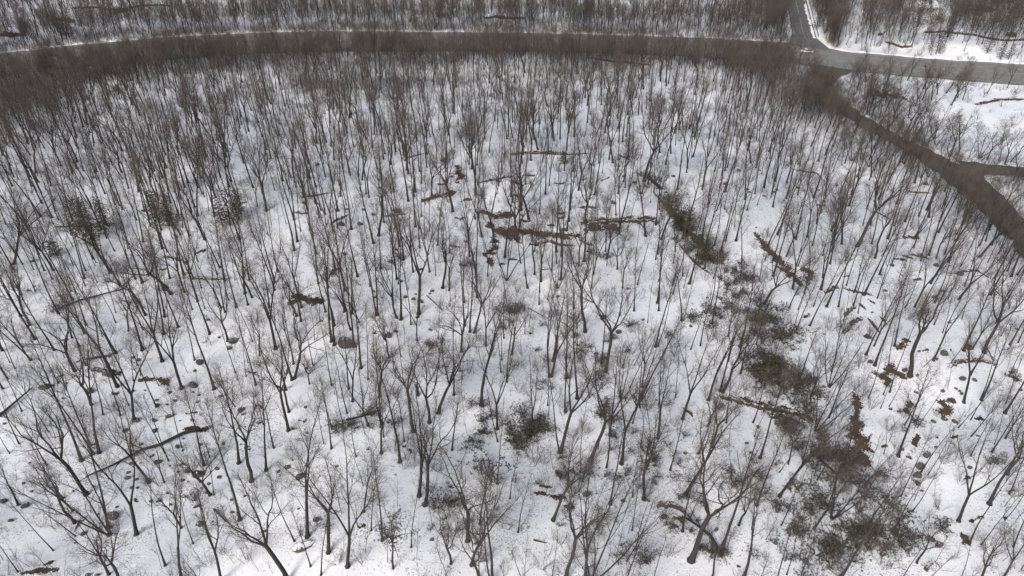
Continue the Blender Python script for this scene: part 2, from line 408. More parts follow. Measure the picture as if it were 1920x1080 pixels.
def tree_proto(kind, seed):
    """A bare broadleaf, 20 m tall: trunk, stems (big limbs) and crown."""
    r = random.Random(seed); P = Proto(); P.kind = kind; tr = MB(); cr = MB(); stems = []
    Z = Vector((0, 0, 1))
    if kind == 'tall':
        leader(r, tr, cr, cr, Vector(), Z+rv(r, .02), 20, .20, .03, r.uniform(.42, .58), 9, .7, .025, .02, .20, 1.25, fine=3, flare=True, nsub=5, ntw=5)
    elif kind == 'slim':
        leader(r, tr, cr, cr, Vector(), Z+rv(r, .03), 20, .13, .02, r.uniform(.45, .62), 6, .55, .03, .02, .15, 1.15, fine=3, flare=True, nsub=4, ntw=5)
    elif kind == 'fork':
        h = r.uniform(.28, .45)*20
        pts = path(r, Vector(), Z, h, 4, .03, .02); tr.tube([pts[0]-Z*.6, pts[0], pts[0].lerp(pts[1], .25)]+pts[1:], [.50, .40, .27, .215, .205, .195, .185], 6, False)
        a0 = r.uniform(0, 6.28)
        for k in range(r.choice((2, 2, 3))):
            sm = MB(); a = a0+k*2.5+r.uniform(-.3, .3)
            leader(r, sm, cr, cr, pts[-1]-Z*.1, Z+Vector((math.cos(a), math.sin(a), 0))*r.uniform(.16, .36), (20-h)*r.uniform(.92, 1.05), .15, .025, .25, 6, .62, .05, .05, .26, 1.3, fine=2, ntw=5, nsub=5); stems.append(sm)
    elif kind == 'oak':
        h = r.uniform(.30, .46)*20
        pts = path(r, Vector(), Z+rv(r, .08), h, 4, .09, .04); tr.tube([pts[0]-Z*.6, pts[0], pts[0].lerp(pts[1], .25)]+pts[1:], [.56, .45, .31, .25, .24, .23, .215], 6, False)
        a0 = r.uniform(0, 6.28)
        for k in range(4):
            sm = MB(); a = a0+k*1.62+r.uniform(-.3, .3); t = r.uniform(.3, .7) if k else .12
            leader(r, sm, cr, cr, pts[-1]-Z*.1, Z+Vector((math.cos(a), math.sin(a), 0))*t, (20-h)*r.uniform(.72, .98), .15, .025, .2, 6, .85, .13, .05, .28, 1.3, fine=2, ntw=5, nsub=5); stems.append(sm)
    else:
        a0 = r.uniform(0, 6.28); n = 4
        fl = MB(); tr.tube([-Z*.6, Z*.0, Z*.35], [.55, .45, .30], 7)
        for k in range(n):
            sm = MB(); a = a0+k*6.28/n+r.uniform(-.4, .4)
            leader(r, sm, cr, cr, Vector((math.cos(a), math.sin(a), 0))*.18-Z*.1, Z+Vector((math.cos(a), math.sin(a), 0))*r.uniform(.12, .5), 20*r.uniform(.8, 1), .15, .025, .3, 7, .65, .04, .03, .26, 1.35, fine=2, ntw=5, nsub=5); stems.append(sm)
    P.trunk = tr.mesh('trunk', M['bark'], True); P.crown = cr.mesh('crown', [M['bark'], M['twig']])
    P.limbs = [s.mesh('limb', M['bark'], True) for s in stems]
    al = MB()
    for src in [tr]+stems+[cr]:
        k = len(al.v); al.v += src.v; al.f += [tuple(i+k for i in f) for f in src.f]; al.m += src.m
    P.whole = al.mesh('whole_tree', [M['bark'], M['twig']], False)
    return P
PROTO = {k: [tree_proto(k, 100*i+s) for s in range(n)] for i, (k, n) in enumerate((('tall', 6), ('slim', 5), ('fork', 5), ('oak', 5), ('multi', 4)))}
def bush_tree(seed, h=20):
    """dense brown-twigged young tree"""
    r = random.Random(seed); tr = MB(); cr = MB()
    leader(r, tr, cr, cr, Vector(), Vector((0, 0, 1))+rv(r, .04), h, .15, .02, .25, 16, .8, .05, .03, .28, 1.5, fine=4, flare=True, ntw=7)
    al = MB()
    for src in (tr, cr):
        k = len(al.v); al.v += src.v; al.f += [tuple(i+k for i in f) for f in src.f]; al.m += src.m
    return al.mesh('brushy_tree', [M['bark'], M['twig']])
BUSHY = [bush_tree(900+i) for i in range(4)]
def sapling_mesh(seed):
    r = random.Random(seed); mb = MB(); h = 6.0
    pts = path(r, Vector((0, 0, -.2)), Vector((0, 0, 1))+rv(r, .08), h, 5, .06, .03); mb.tube(pts, [.045, .04, .034, .026, .018, .01], 4)
    for k in range(9):
        p, d = along(pts, r.uniform(.3, .98)); q = path(r, p, side_dir(r, d, r.uniform(.5, .9), r.uniform(0, 6.28)), r.uniform(.8, 1.8), 2, .1, .1)
        mb.tube(q, [.018, .014, .008], 3, False); twigs(r, mb, q, 4, .6, .010, .2, 2)
    return mb.mesh('sapling', [M['bark'], M['twig']])
SAP = [sapling_mesh(50+i) for i in range(6)]

# ------------------------------------------------------------------ trees seen in the photograph: base and tip in photo pixels
T_, S_, F_k, O_, M_ = 'tall', 'slim', 'fork', 'oak', 'multi'
TREES = [
 (100,1032,-15,925,S_),(162,927,60,690,O_),(153,863,55,640,T_),(175,851,85,690,T_),(186,849,135,650,T_),(205,1003,45,850,M_),(203,990,150,790,T_),
 (256,1002,208,795,F_k),(280,905,200,770,O_),(394,928,340,830,O_),(401,928,395,815,S_),(450,975,385,715,T_),(472,902,495,730,O_),(448,868,430,690,T_),
 (340,1085,298,925,F_k),(310,1060,255,895,S_),(415,1090,393,942,F_k),(225,1090,190,980,O_),(18,850,-30,780,S_),(499,882,480,690,T_),
 (577,1006,548,770,F_k),(552,1015,490,880,S_),(616,1036,603,880,O_),(602,1078,598,945,S_),(540,1090,492,935,O_),(652,1062,660,845,F_k),
 (682,960,690,840,F_k),(715,850,688,728,O_),(750,866,738,690,T_),(786,930,815,738,F_k),(797,947,850,785,O_),(877,1014,835,855,O_),
 (771,1026,771,900,S_),(922,1090,930,830,T_),(918,1088,885,895,S_),(897,1085,880,965,O_),(956,935,962,825,S_),(932,907,938,760,S_),
 (1037,975,1065,815,O_),(1049,847,1012,715,T_),(1051,848,1095,655,F_k),(1074,932,1055,830,S_),(1086,922,1112,835,S_),(1089,886,1090,770,S_),
 (1106,864,1180,690,O_),(1121,842,1135,790,S_),(1165,869,1215,668,F_k),(1144,945,1160,785,T_),(1186,932,1195,825,S_),(1207,936,1245,785,O_),
 (1286,927,1372,775,F_k),(1335,839,1378,718,O_),(1425,859,1480,700,T_),(1419,947,1472,805,T_),(1352,1037,1440,835,T_),(1296,1051,1312,875,O_),
 (1175,1052,1245,942,S_),(1185,994,1215,878,S_),(1061,1085,1060,900,O_),(1097,1085,1115,895,F_k),(1108,1088,1175,865,M_),(1395,1082,1450,925,F_k),
 (1335,1085,1345,995,O_),(977,1085,962,1025,S_),(1035,1085,1042,1000,S_),
 (1462,930,1550,785,F_k),(1462,885,1500,825,S_),(1532,900,1590,795,S_),(1581,872,1620,775,T_),(1684,855,1732,695,T_),(1657,851,1672,785,S_),
 (1727,885,1800,760,S_),(1740,890,1805,805,S_),(1710,960,1782,855,S_),(1797,977,1862,828,F_k),(1855,945,1930,760,T_),(1817,1020,1878,860,S_),
 (1892,926,1942,845,T_),(1884,975,1952,895,S_),(1900,1025,1948,925,T_),(1840,1021,1912,925,S_),(1820,855,1862,758,S_),(1885,822,1932,738,F_k),
 (1527,990,1602,878,F_k),(1560,972,1642,840,M_),(1465,985,1502,888,S_),(1575,1085,1705,915,T_),(1500,1085,1538,1000,S_),(1475,1077,1512,978,S_),
 (1690,1088,1735,1000,S_),(1800,1088,1842,1000,S_),(1880,1088,1925,1000,F_k),
 (66,636,-20,470,T_),(110,588,40,440,T_),(102,657,30,515,T_),(42,651,-40,555,T_),(110,718,40,590,S_),(41,771,-22,655,S_),(150,650,92,520,S_),
 (166,730,120,620,S_),(217,662,130,490,T_),(220,725,140,540,F_k),(267,656,205,478,T_),(304,677,265,510,F_k),(307,627,280,470,T_),(309,594,275,445,T_),
 (237,596,210,540,S_),(341,729,290,558,F_k),(402,730,335,528,T_),(365,675,338,528,S_),(427,639,398,518,O_),(252,790,225,618,F_k),(226,779,175,638,S_),
 (224,802,180,718,S_),(250,714,235,630,S_),(264,704,245,630,S_),(480,722,440,598,T_),(465,572,440,448,T_),
 (517,654,480,468,F_k),(548,712,500,558,T_),(552,710,578,568,O_),(505,576,495,458,T_),(487,687,465,600,S_),(541,807,500,638,F_k),(590,637,582,560,S_),
 (622,722,595,588,S_),(627,647,603,450,T_),(622,640,592,455,T_),(600,601,594,540,S_),(661,752,655,618,F_k),(677,690,655,520,T_),(664,650,650,448,T_),
 (646,585,640,448,T_),(690,711,693,568,S_),(706,591,685,438,T_),(708,591,703,428,T_),(752,599,745,418,T_),(744,596,700,478,O_),(785,589,795,418,F_k),
 (752,669,738,610,S_),(775,809,720,655,O_),(805,792,800,628,O_),(822,774,852,600,O_),(851,740,845,558,S_),(902,759,905,578,F_k),(932,804,935,658,F_k),
 (950,716,950,558,S_),(955,684,957,600,S_),(871,610,868,470,T_),(881,622,878,478,T_),(889,624,930,500,O_),(915,607,918,530,S_),(844,564,848,498,S_),
 (821,634,825,560,S_),(1030,706,1010,555,F_k),(1034,706,1066,555,F_k),(1060,772,1045,628,T_),(1082,747,1082,540,T_),(1097,622,1112,448,O_),
 (1135,697,1172,518,O_),(1181,727,1232,618,S_),(1189,685,1236,598,S_),(1229,650,1260,500,T_),(1233,650,1276,518,S_),(1214,605,1225,518,S_),
 (1235,582,1245,468,T_),(1278,601,1290,488,T_),(1282,601,1302,498,S_),(1295,655,1325,548,S_),(1241,675,1265,610,S_),(1202,745,1272,588,T_),
 (1266,745,1275,658,S_),(1329,750,1360,598,F_k),(1355,735,1432,598,O_),(1350,733,1390,588,T_),(1387,650,1432,498,T_),(1335,607,1352,478,T_),
 (1280,785,1320,638,F_k),(1233,822,1266,678,F_k),(1166,689,1176,648,S_),(960,665,970,558,O_),(1412,792,1442,700,T_),
 (1555,725,1605,608,M_),(1530,808,1612,688,M_),(1640,685,1696,498,T_),(1666,685,1673,578,S_),(1677,649,1706,518,T_),(1706,704,1735,555,O_),
 (1750,676,1822,538,F_k),(1786,676,1832,618,S_),(1845,661,1922,478,O_),(1877,630,1918,558,S_),(1668,735,1722,588,S_),(1656,740,1680,680,S_),
 (1667,762,1722,678,S_),(1651,766,1682,708,S_),(1696,797,1748,688,S_),(1720,802,1772,718,S_),(1807,755,1842,628,F_k),(1840,750,1912,608,T_),
 (1838,750,1895,618,S_),(1886,756,1928,638,S_),(1797,802,1872,708,S_),(1558,798,1592,748,S_),(1496,581,1520,500,S_),(1480,577,1500,480,T_),
 (1572,575,1592,458,T_),(1581,603,1602,518,S_),(1600,572,1628,458,T_),(1645,559,1672,438,T_),
 (412,502,370,378,T_),(72,477,30,368,T_),(25,506,-30,378,T_),(26,496,112,350,O_),(57,332,18,218,T_),(96,349,58,208,T_),(260,360,228,228,T_),(267,530,213,368,T_),
 (345,515,300,368,T_),(457,306,435,188,T_),(659,430,630,248,T_),(700,456,662,288,T_),(710,442,705,288,O_),(720,417,715,278,T_),(634,396,590,228,T_),
 (570,370,540,218,T_),(580,367,560,228,T_),(515,530,485,378,T_),(615,540,600,418,T_),(647,545,618,388,F_k),(552,470,520,328,T_),(790,406,780,308,S_),
 (825,362,822,250,T_),(892,365,890,212,O_),(947,360,955,288,S_),(800,314,795,188,T_),(830,540,825,398,O_),(880,480,876,338,F_k),(950,525,952,398,M_),
 (842,545,882,458,O_),(775,510,760,398,F_k),(817,517,812,420,S_),(1067,415,1072,298,T_),(1011,401,1016,298,T_),(977,394,975,198,F_k),(1135,454,1162,388,S_),
 (1207,340,1222,168,O_),(1215,345,1232,188,T_),(1270,355,1292,218,T_),(1318,350,1332,238,F_k),(1360,452,1402,318,T_),(1417,315,1442,198,T_),
 (1242,460,1246,378,S_),(1176,489,1216,438,S_),(1115,365,1122,248,T_),(1302,455,1342,358,T_),(1045,540,1040,438,M_),(1167,540,1162,448,F_k),
 (1012,548,1016,468,S_),(1282,540,1292,458,S_),(1390,495,1422,398,T_),(1531,420,1572,328,F_k),(1492,449,1522,328,T_),(1500,474,1532,368,S_),
 (1542,521,1582,428,F_k),(1607,462,1668,298,O_),(1579,430,1622,328,T_),(1625,392,1662,288,T_),(1677,424,1732,308,T_),(1686,520,1732,438,S_),
 (1777,492,1838,368,T_),(1857,502,1902,418,S_),(1716,444,1762,338,T_),(1652,480,1692,418,S_),(1447,364,1462,258,T_),(1587,535,1628,438,T_),
 (1655,535,1682,448,S_),(1741,479,1802,328,T_),(1865,522,1918,398,T_),
]

# ------------------------------------------------------------------ labels: each thing is told apart by the landmark it stands next to
LANDMARKS = [
 (1510,98,'the white pickup'),(1608,810,'the long brown leaf strip'),(1455,485,'the slanting reddish leaf patch'),(748,955,'the round-crowned evergreen'),
 (270,850,'the long fallen trunk'),(205,1003,'the leaning many-stemmed tree'),(97,465,'the bright green bush'),(1440,765,'the rust-brown ledge'),
 (990,435,'the long reddish central ledge'),(645,642,'the large grey boulder'),(1440,695,'the green ravine bush'),(1580,960,'the lower-right laurel thicket'),
 (1855,945,'the thick right-edge trunk'),(915,880,'the dark bottom-centre laurel'),(1706,704,'the widest right-hand tree'),(784,740,'the broken stump'),
 (1275,410,'the dark green ledge bush'),(575,560,'the brown litter mound'),(170,430,'the dark hemlock clump'),(1850,315,'the access road fork'),
 (1808,1010,'the orange corner leaf patch'),(950,525,'the dark central many-stemmed tree'),(1320,1000,'the forked fallen log'),(1108,1088,'the bottom-edge many-stemmed tree'),
 (392,840,'the brown leafy sapling'),(1207,340,'the dark broad ridge tree'),(892,365,'the tall centre oak'),(650,165,'the brown roadside thicket'),
 (1330,500,'the upper ravine'),(1420,610,'the middle of the ravine'),(1160,760,'the gap right of centre'),(1490,1000,'the thicket\'s left end'),(1650,1000,'the thicket\'s right end'),(720,417,'the centre-left tree group'),(1860,240,'the open snowy field'),(1777,492,'the bend of the access road'),
]
ORD = ['first','second','third','fourth','fifth','sixth','seventh','eighth','ninth','tenth','eleventh','twelfth','thirteenth','fourteenth','fifteenth','sixteenth','seventeenth','eighteenth','nineteenth','twentieth']
REG = {}                                                  # noun -> list of (object, px, py, description or None)
def register(o, noun, desc, p):
    u, v = proj(p[0], p[1], p[2]); REG.setdefault(noun, []).append((o, u, v, desc))
def quad_of(u, v, l):
    dx, dy = u-l[0], v-l[1]
    return ('right of' if dx > 0 else 'left of') if abs(dx) > abs(dy) else ('below' if dy > 0 else 'above')
def finish_labels():
    for noun, lst in REG.items():
        for o, u, v, desc in lst:
            if 'label' in o.keys(): continue
            best = None
            for l in sorted(LANDMARKS, key=lambda l: (u-l[0])**2+(v-l[1])**2)[:20]:
                d = math.hypot(u-l[0], v-l[1])
                if d < 3: continue
                q = quad_of(u, v, l)
                rank = sum(1 for (_, a, b, _) in lst if quad_of(a, b, l) == q and 3 <= math.hypot(a-l[0], b-l[1]) < d)
                if best is None or rank < best[0]: best = (rank, q, l[2])
                if rank == 0: break
            rank, q, name = best
            if rank == 0: s = f'{desc}, the nearest {noun} {q} {name}'
            elif rank < 20: s = f'{desc}, {ORD[rank]} nearest {noun} {q} {name}'
            else: s = f'{desc}, {noun} number {rank+1} {q} {name}'
            o['label'] = ' '.join(s.split()[:16])

# ------------------------------------------------------------------ placing bare trees
DESC = {'tall': 'tall straight bare', 'slim': 'slender bare', 'fork': 'forked bare', 'oak': 'crooked spreading bare', 'multi': 'many-stemmed bare'}
SPECIAL = {(205,1003): 'bare tree of several thick stems leaning left, lower left corner', (1108,1088): 'bare tree with many stems fanning from one base at bottom edge',
 (1706,704): 'widest bare tree on the right, heavy forked limbs over brown leaf patch', (950,525): 'dark bare tree with several stems from one base at picture centre',
 (1855,945): 'thick straight pale trunk leaning right near the right edge', (1207,340): 'dark broad-crowned bare tree on the ridge right of centre',
 (892,365): 'tall thick-trunked spreading bare tree standing above picture centre', (877,1014): 'bare tree with strongly curved trunk at bottom centre',
 (785,589): 'thick forked bare tree alone on bright snow left of centre'}
THICK = {(162,927):1.25,(205,1003):1.2,(1855,945):1.5,(785,589):1.5,(892,365):1.2,(1207,340):1.3,(977,394):1.15,(1607,462):1.3,(1706,704):1.3,(902,759):1.2,(1575,1085):1.3,(267,656):1.2,(752,599):1.2,(1387,650):1.2,(1296,1051):1.2}
WIDE = {(1706,704):1.35,(1296,1051):1.25,(205,1003):1.0,(540,1090):1.35,(225,1090):1.3,(1207,340):1.15,(1286,927):1.2,(394,928):1.2}
TREE_XY = []
def place_tree(p, h, lx, ly, kind, seed, thick=1.0, wide=None, special=None):
    r = random.Random(seed); P = PROTO[kind][r.randrange(len(PROTO[kind]))]
    e = bpy.data.objects.new('bare_tree', None); COL.objects.link(e); e.empty_display_size = .5
    z = Vector((lx, ly, h)).normalized(); x = Vector((1, 0, 0)); x = (x-z*x.dot(z)).normalized(); y = z.cross(x)
    rot = Matrix((x, y, z)).transposed() @ Matrix.Rotation(r.uniform(0, 6.28), 3, 'Z')
    sz = math.sqrt(lx*lx+ly*ly+h*h)/20; sw = (wide or 1)*max(.62, min(1.25, sz))*r.uniform(.92, 1.1)
    e.location = p; e.rotation_mode = 'QUATERNION'; e.rotation_quaternion = rot.to_quaternion(); e.scale = (sw*thick**.4, sw*thick**.4, sz)
    link('trunk', P.trunk, e)
    for me in P.limbs: link('limb', me, e)
    link('crown', P.crown, e)
    tag(e, special, 'tree', 'bare broadleaf trees of the snowy wood')
    lean = 'leaning ' if abs(lx)/h > .2 else ''
    register(e, 'bare tree', lean+DESC[kind]+' tree', p)
    return e
CAND = []                                                 # every bare tree: (size in the picture, point, height, lean x, lean y, kind, seed, thick, wide, special)
for i, (bx, by, tx, ty, kind) in enumerate(TREES):
    p = at(bx, min(by, 1110)); d = ray(tx, ty); t = p.y/d[1]; lx = d[0]*t-p.x; h = H_CAM+d[2]*t-p.z
    h = max(7, min(27, h*1.06)); lx = max(-.6*h, min(.6*h, lx))
    k = (bx, by); sp = SPECIAL.get(k); TREE_XY.append((p.x, p.y))
    CAND.append((scale_at(p)*h+(1e4 if sp or by > 560 else 0), p, h, lx, random.Random(i).gauss(0, .03)*h, kind, 1000+i, THICK.get(k, 1.0), WIDE.get(k), sp))

# ------------------------------------------------------------------ the rest of the wood
FIELD = [(1740,222),(1800,190),(1840,178),(2100,172),(2100,318),(1905,305),(1800,285)]
def inpoly(u, v, P):
    c = False; j = len(P)-1
    for i in range(len(P)):
        (x1, y1), (x2, y2) = P[i], P[j]
        if (y1 > v) != (y2 > v) and u < (x2-x1)*(v-y1)/(y2-y1)+x1: c = not c
        j = i
    return c
def gz_v(x, y):
    i = np.clip(np.searchsorted(XS, x)-1, 0, len(XS)-2); j = np.clip(np.searchsorted(YS, y)-1, 0, len(YS)-2)
    u = (x-XS[i])/(XS[i+1]-XS[i]); v = (y-YS[j])/(YS[j+1]-YS[j])
    return (GZ[j, i]*(1-u)+GZ[j, i+1]*u)*(1-v)+(GZ[j+1, i]*(1-u)+GZ[j+1, i+1]*u)*v
def scatter(n, mind, dens_fn, seed, avoid=(), y0=48, y1=505, road_gap=1.5):
    """dart throwing over the ground in view, with a density function of the photo position"""
    g = np.random.default_rng(seed); X = g.uniform(-420, 420, n); Y = g.uniform(y0, y1, n); Zs = gz_v(X, Y)
    f = Y*CP-(Zs-H_CAM)*SP; U = 960+FPX*X/f; V = 540-FPX*(Y*SP+(Zs-H_CAM)*CP)/f
    rd = np.full(n, 50.0); ok = (U > -160) & (U < 2080) & (V < 1200); rd[ok] = road_dist(X[ok], Y[ok]); pr = g.random(n)
    cell = {}; out = []
    def near(x, y, m):
        a, b = int(x//4), int(y//4)
        for i in range(a-1, a+2):
            for j in range(b-1, b+2):
                for (q, s, mm) in cell.get((i, j), ()):
                    if (q-x)**2+(s-y)**2 < max(m, mm)**2: return True
        return False
    for (x, y) in avoid: cell.setdefault((int(x//4), int(y//4)), []).append((x, y, 2.2))
    for k in np.nonzero(ok)[0]:
        if rd[k] < road_gap: continue
        x, y, u, v = X[k], Y[k], U[k], V[k]
        if pr[k] > dens_fn(u, v, rd[k]) or near(x, y, mind): continue
        cell.setdefault((int(x//4), int(y//4)), []).append((x, y, mind)); out.append((x, y, float(Zs[k]), u, v, float(rd[k])))
    return out
def blob(u, v, cx, cy, rx, ry): return math.exp(-((u-cx)/rx)**2-((v-cy)/ry)**2)
BELT = [(-20,195,70,26),(90,165,60,18),(190,145,60,14),(300,124,70,12),(400,118,60,10),(570,160,50,12),(650,166,60,14),(740,160,50,12),(830,118,50,12),(1150,112,80,10),(1300,118,80,12),(1430,125,60,16)]
def forest_density(u, v, rd):
    if inpoly(u, v, FIELD): return 0
    d = float(np.interp(v, (0, 60, 90, 240, 330, 450, 560, 700, 800, 1080), (.19, .17, .15, .15, .18, .19, .15, .11, .075, .06)))
    d += .17*blob(u, v, 120, 320, 330, 190)-.08*blob(u, v, 990, 400, 180, 80)-.05*blob(u, v, 700, 430, 200, 60)+.22*blob(u, v, 1800, 20, 150, 50)
    if v < 240 and u < 1575: d += .9 if rd < 12 else (.26 if rd < 27 else (.08 if rd < 40 else 0))
    if rd < 10 and u > 1480 and v > 165: d += .4
    d += .12*blob(u, v, 30, 215, 110, 40)
    for q in BELT: d += .3*blob(u, v, *q)
    if u > 1560 and 140 < v < 330 and rd < 60: d *= .8
    if u > 1575 and v < 175 and rd < 14: d *= .22
    if 1478 < u < 1560 and 90 < v < 172: d *= .1
    if 1705 < u < 1775 and 20 < v < 75: d *= .25
    return d
FOREST = scatter(75000, 2.1, forest_density, 21, TREE_XY)
r = random.Random(77); STUFFED = []
for k, (x, y, z, u, v, rd) in enumerate(FOREST):
    p = Vector((x, y, z))
    band = (rd < 28 and v < 260 and u < 1575) or blob(u, v, 30, 215, 130, 45) > .5 or any(blob(u, v, *q) > .4 for q in BELT) or blob(u, v, 1800, 20, 150, 50) > .5 or (rd < 9 and u > 1500)
    if band or (u > 1560 and v < 330):
        right = u > 1590 and 130 < v < 340; h = r.uniform(10, 17)*(.9 if right else 1)
        STUFFED.append((p, h, r.gauss(.3, .5), r.gauss(0, .5), r.choice(('oak', 'multi', 'fork', 'bushy', 'oak') if right else ('bushy', 'bushy', 'bushy', 'bushy', 'bushy', 'slim', 'fork')), 1.3 if right else 1.2)); continue
    kind = r.choice(('tall', 'tall', 'tall', 'slim', 'slim', 'slim', 'slim', 'fork', 'oak')); h = r.uniform(15, 24)
    if kind != 'tall': h *= .85
    if v > 600: h *= .85
    CAND.append((scale_at(p)*h, p, h, r.gauss(.5, .9), r.gauss(0, .7), kind, 7000+k, r.uniform(.85, 1.25), None, None))
CAND.sort(key=lambda c: -c[0]); n_ind = 0
for c in CAND:
    u, v = proj(*c[1]); u2, v2 = proj(c[1].x, c[1].y, c[1].z+c[2])
    if n_ind < 300 and -60 < u < 1980 and v2 < 1060: place_tree(*c[1:]); n_ind += 1
    else: STUFFED.append((c[1], c[2], c[3], c[4], c[5], c[7]))

# instancing many trees or shrubs as one object of stuff
def stuff(name, protos, pts, label, cat):
    """pts: (x, y, z, rx, ry, rz, sx, sz, proto index)"""
    pc = bpy.data.collections.new(name+'_kinds')
    for i, me in enumerate(protos):
        o = bpy.data.objects.new(f'{name}_kind_{i:02d}', me); pc.objects.link(o)
    me = bpy.data.meshes.new(name); A = np.array(pts, float)
    me.vertices.add(len(A)); me.vertices.foreach_set('co', A[:, :3].ravel())
    for nm, ty, key, dat in (('rot', 'FLOAT_VECTOR', 'vector', A[:, 3:6].ravel()), ('scl', 'FLOAT_VECTOR', 'vector', A[:, [6, 6, 7]].ravel()), ('idx', 'INT', 'value', A[:, 8].astype(np.int32))):
        me.attributes.new(nm, ty, 'POINT').data.foreach_set(key, dat)
    o = link(name, me); ng = bpy.data.node_groups.new(name, 'GeometryNodeTree')
    ng.interface.new_socket('Geometry', in_out='INPUT', socket_type='NodeSocketGeometry'); ng.interface.new_socket('Geometry', in_out='OUTPUT', socket_type='NodeSocketGeometry')
    n = ng.nodes; L = ng.links.new
    gi = n.new('NodeGroupInput'); go = n.new('NodeGroupOutput'); ip = n.new('GeometryNodeInstanceOnPoints'); ci = n.new('GeometryNodeCollectionInfo')
    ci.inputs['Collection'].default_value = pc; ci.inputs['Separate Children'].default_value = True; ci.inputs['Reset Children'].default_value = True
    def att(nm, ty):
        a = n.new('GeometryNodeInputNamedAttribute'); a.data_type = ty; a.inputs['Name'].default_value = nm
        return next(s for s in a.outputs if s.enabled and s.name == 'Attribute')
    er = n.new('FunctionNodeEulerToRotation')
    L(gi.outputs[0], ip.inputs['Points']); L(ci.outputs[0], ip.inputs['Instance']); ip.inputs['Pick Instance'].default_value = True
    L(att('idx', 'INT'), ip.inputs['Instance Index']); L(att('rot', 'FLOAT_VECTOR'), er.inputs[0]); L(er.outputs[0], ip.inputs['Rotation'])
    L(att('scl', 'FLOAT_VECTOR'), ip.inputs['Scale']); L(ip.outputs[0], go.inputs[0])
    md = o.modifiers.new('scatter', 'NODES'); md.node_group = ng
    tag(o, label, cat, kind='stuff'); return o
ALLP = [P.whole for k in ('tall', 'slim', 'fork', 'oak', 'multi') for P in PROTO[k]]+BUSHY
IDX = {}; c = 0
for k in ('tall', 'slim', 'fork', 'oak', 'multi'): IDX[k] = list(range(c, c+len(PROTO[k]))); c += len(PROTO[k])
IDX['bushy'] = list(range(c, c+len(BUSHY)))
pts = []
for (p, h, lx, ly, k, wd) in STUFFED:
    sc = h/20; pts.append((p.x, p.y, p.z-.1, -ly/h, lx/h, r.uniform(0, 6.28), max(.55, sc)*r.uniform(.9, 1.2)*wd, sc, r.choice(IDX[k])))
stuff('bare_forest', ALLP, pts, 'dense mass of bare grey-brown trees filling the snowy wood beyond the clearing', 'forest')

LSTRIP = [(1212,330,12),(1240,365,16),(1258,392,20),(1285,440,28),(1320,480,34),(1365,505,40),(1395,560,46),(1420,610,52),(1460,655,50),(1440,710,52),(1470,760,40),(1530,830,40),(1580,890,50)]
# roadside thicket hiding the main road, and brush in the wood
def brush_density(u, v, rd):
    if inpoly(u, v, FIELD): return .01
    d = .04
    if v > 545: d = .048+.03*blob(u, v, 1150, 830, 330, 230)
    for (a, b, wd) in LSTRIP[2:]: d += .14*blob(u, v, a, b, wd*1.3, wd*1.1)
    d += .08*blob(u, v, 1590, 960, 90, 70)+.16*blob(u, v, 180, 440, 45, 16)+.16*blob(u, v, 320, 428, 45, 12)+.14*blob(u, v, 435, 420, 34, 16)+.06*blob(u, v, 30, 215, 110, 40)+.35*blob(u, v, 640, 165, 110, 14)
    if rd < 0: return 0
    if 1478 < u < 1560 and 90 < v < 172: return .05
    for q in BELT: d += .4*blob(u, v, *q)
    if v < 215 and u < 1575: d += .5 if rd < 5 else (.28 if rd < 11 else (.1 if rd < 18 else 0))
    elif u > 1470 and v < 470 and v > 170: d += .34 if rd < 3.5 else (.12 if rd < 8 else 0)
    return d
BR = scatter(170000, 1.1, brush_density, 33, (), road_gap=-.4)
def brush_mesh(seed):
    r = random.Random(seed); mb = MB()
    for _ in range(7):
        a = r.uniform(0, 6.28); pts = path(r, Vector((math.cos(a)*.3, math.sin(a)*.3, -.1)), Vector((math.cos(a)*.45, math.sin(a)*.45, 1)), r.uniform(2.4, 4.2), 4, .12, .05)
        mb.tube(pts, [.03, .027, .022, .016, .008], 3); twigs(r, mb, pts, 12, .9, .011, .2, 4)
    return mb.mesh('brush', [M['twig'], M['twig']])
BRM = [brush_mesh(300+i) for i in range(5)]
pts = []
for (x, y, z, u, v, rd) in BR:
    s = r.uniform(.6, 1.35); pts.append((x, y, z, 0, 0, r.uniform(0, 6.28), s, s*r.uniform(.7, 1.1), r.randrange(5)))
stuff('understory_brush', BRM, pts, 'bare brown brush and twiggy thicket along roads and under trees', 'brush')

# thin saplings standing in the clearing
SAPPX = [(75,960),(107,967),(352,988),(375,1048),(475,925),(140,905),(30,905),(290,945),(430,905),(352,700),(420,745),(390,690),(827,1051),(999,945),(967,937),(985,727),(600,690),(612,640),(640,747),(635,800),(595,740),(595,755),(1166,722),(1235,822),(700,640),(720,660),(745,950),(735,980),(960,1050),(1290,730),(1310,690)]
g = random.Random(9); spx = list(SAPPX)
while len(spx) < 300:
    u, v = g.uniform(-10, 1930), g.uniform(480, 1078)
    if v < 560 and g.random() < .4: continue
    spx.append((u, v))
for k, (u, v) in enumerate(spx):
    p = at(u, v)
    o = link('sapling', SAP[g.randrange(6)]); s = g.uniform(.5, 1.25); o.location = p; o.scale = (s, s, s*g.uniform(.8, 1.3)); o.rotation_euler = (g.gauss(0, .07), g.gauss(.03, .07), g.uniform(0, 6.28))
    tag(o, None, 'sapling', 'thin bare saplings in the clearing'); register(o, 'sapling', 'thin bare sapling', p)

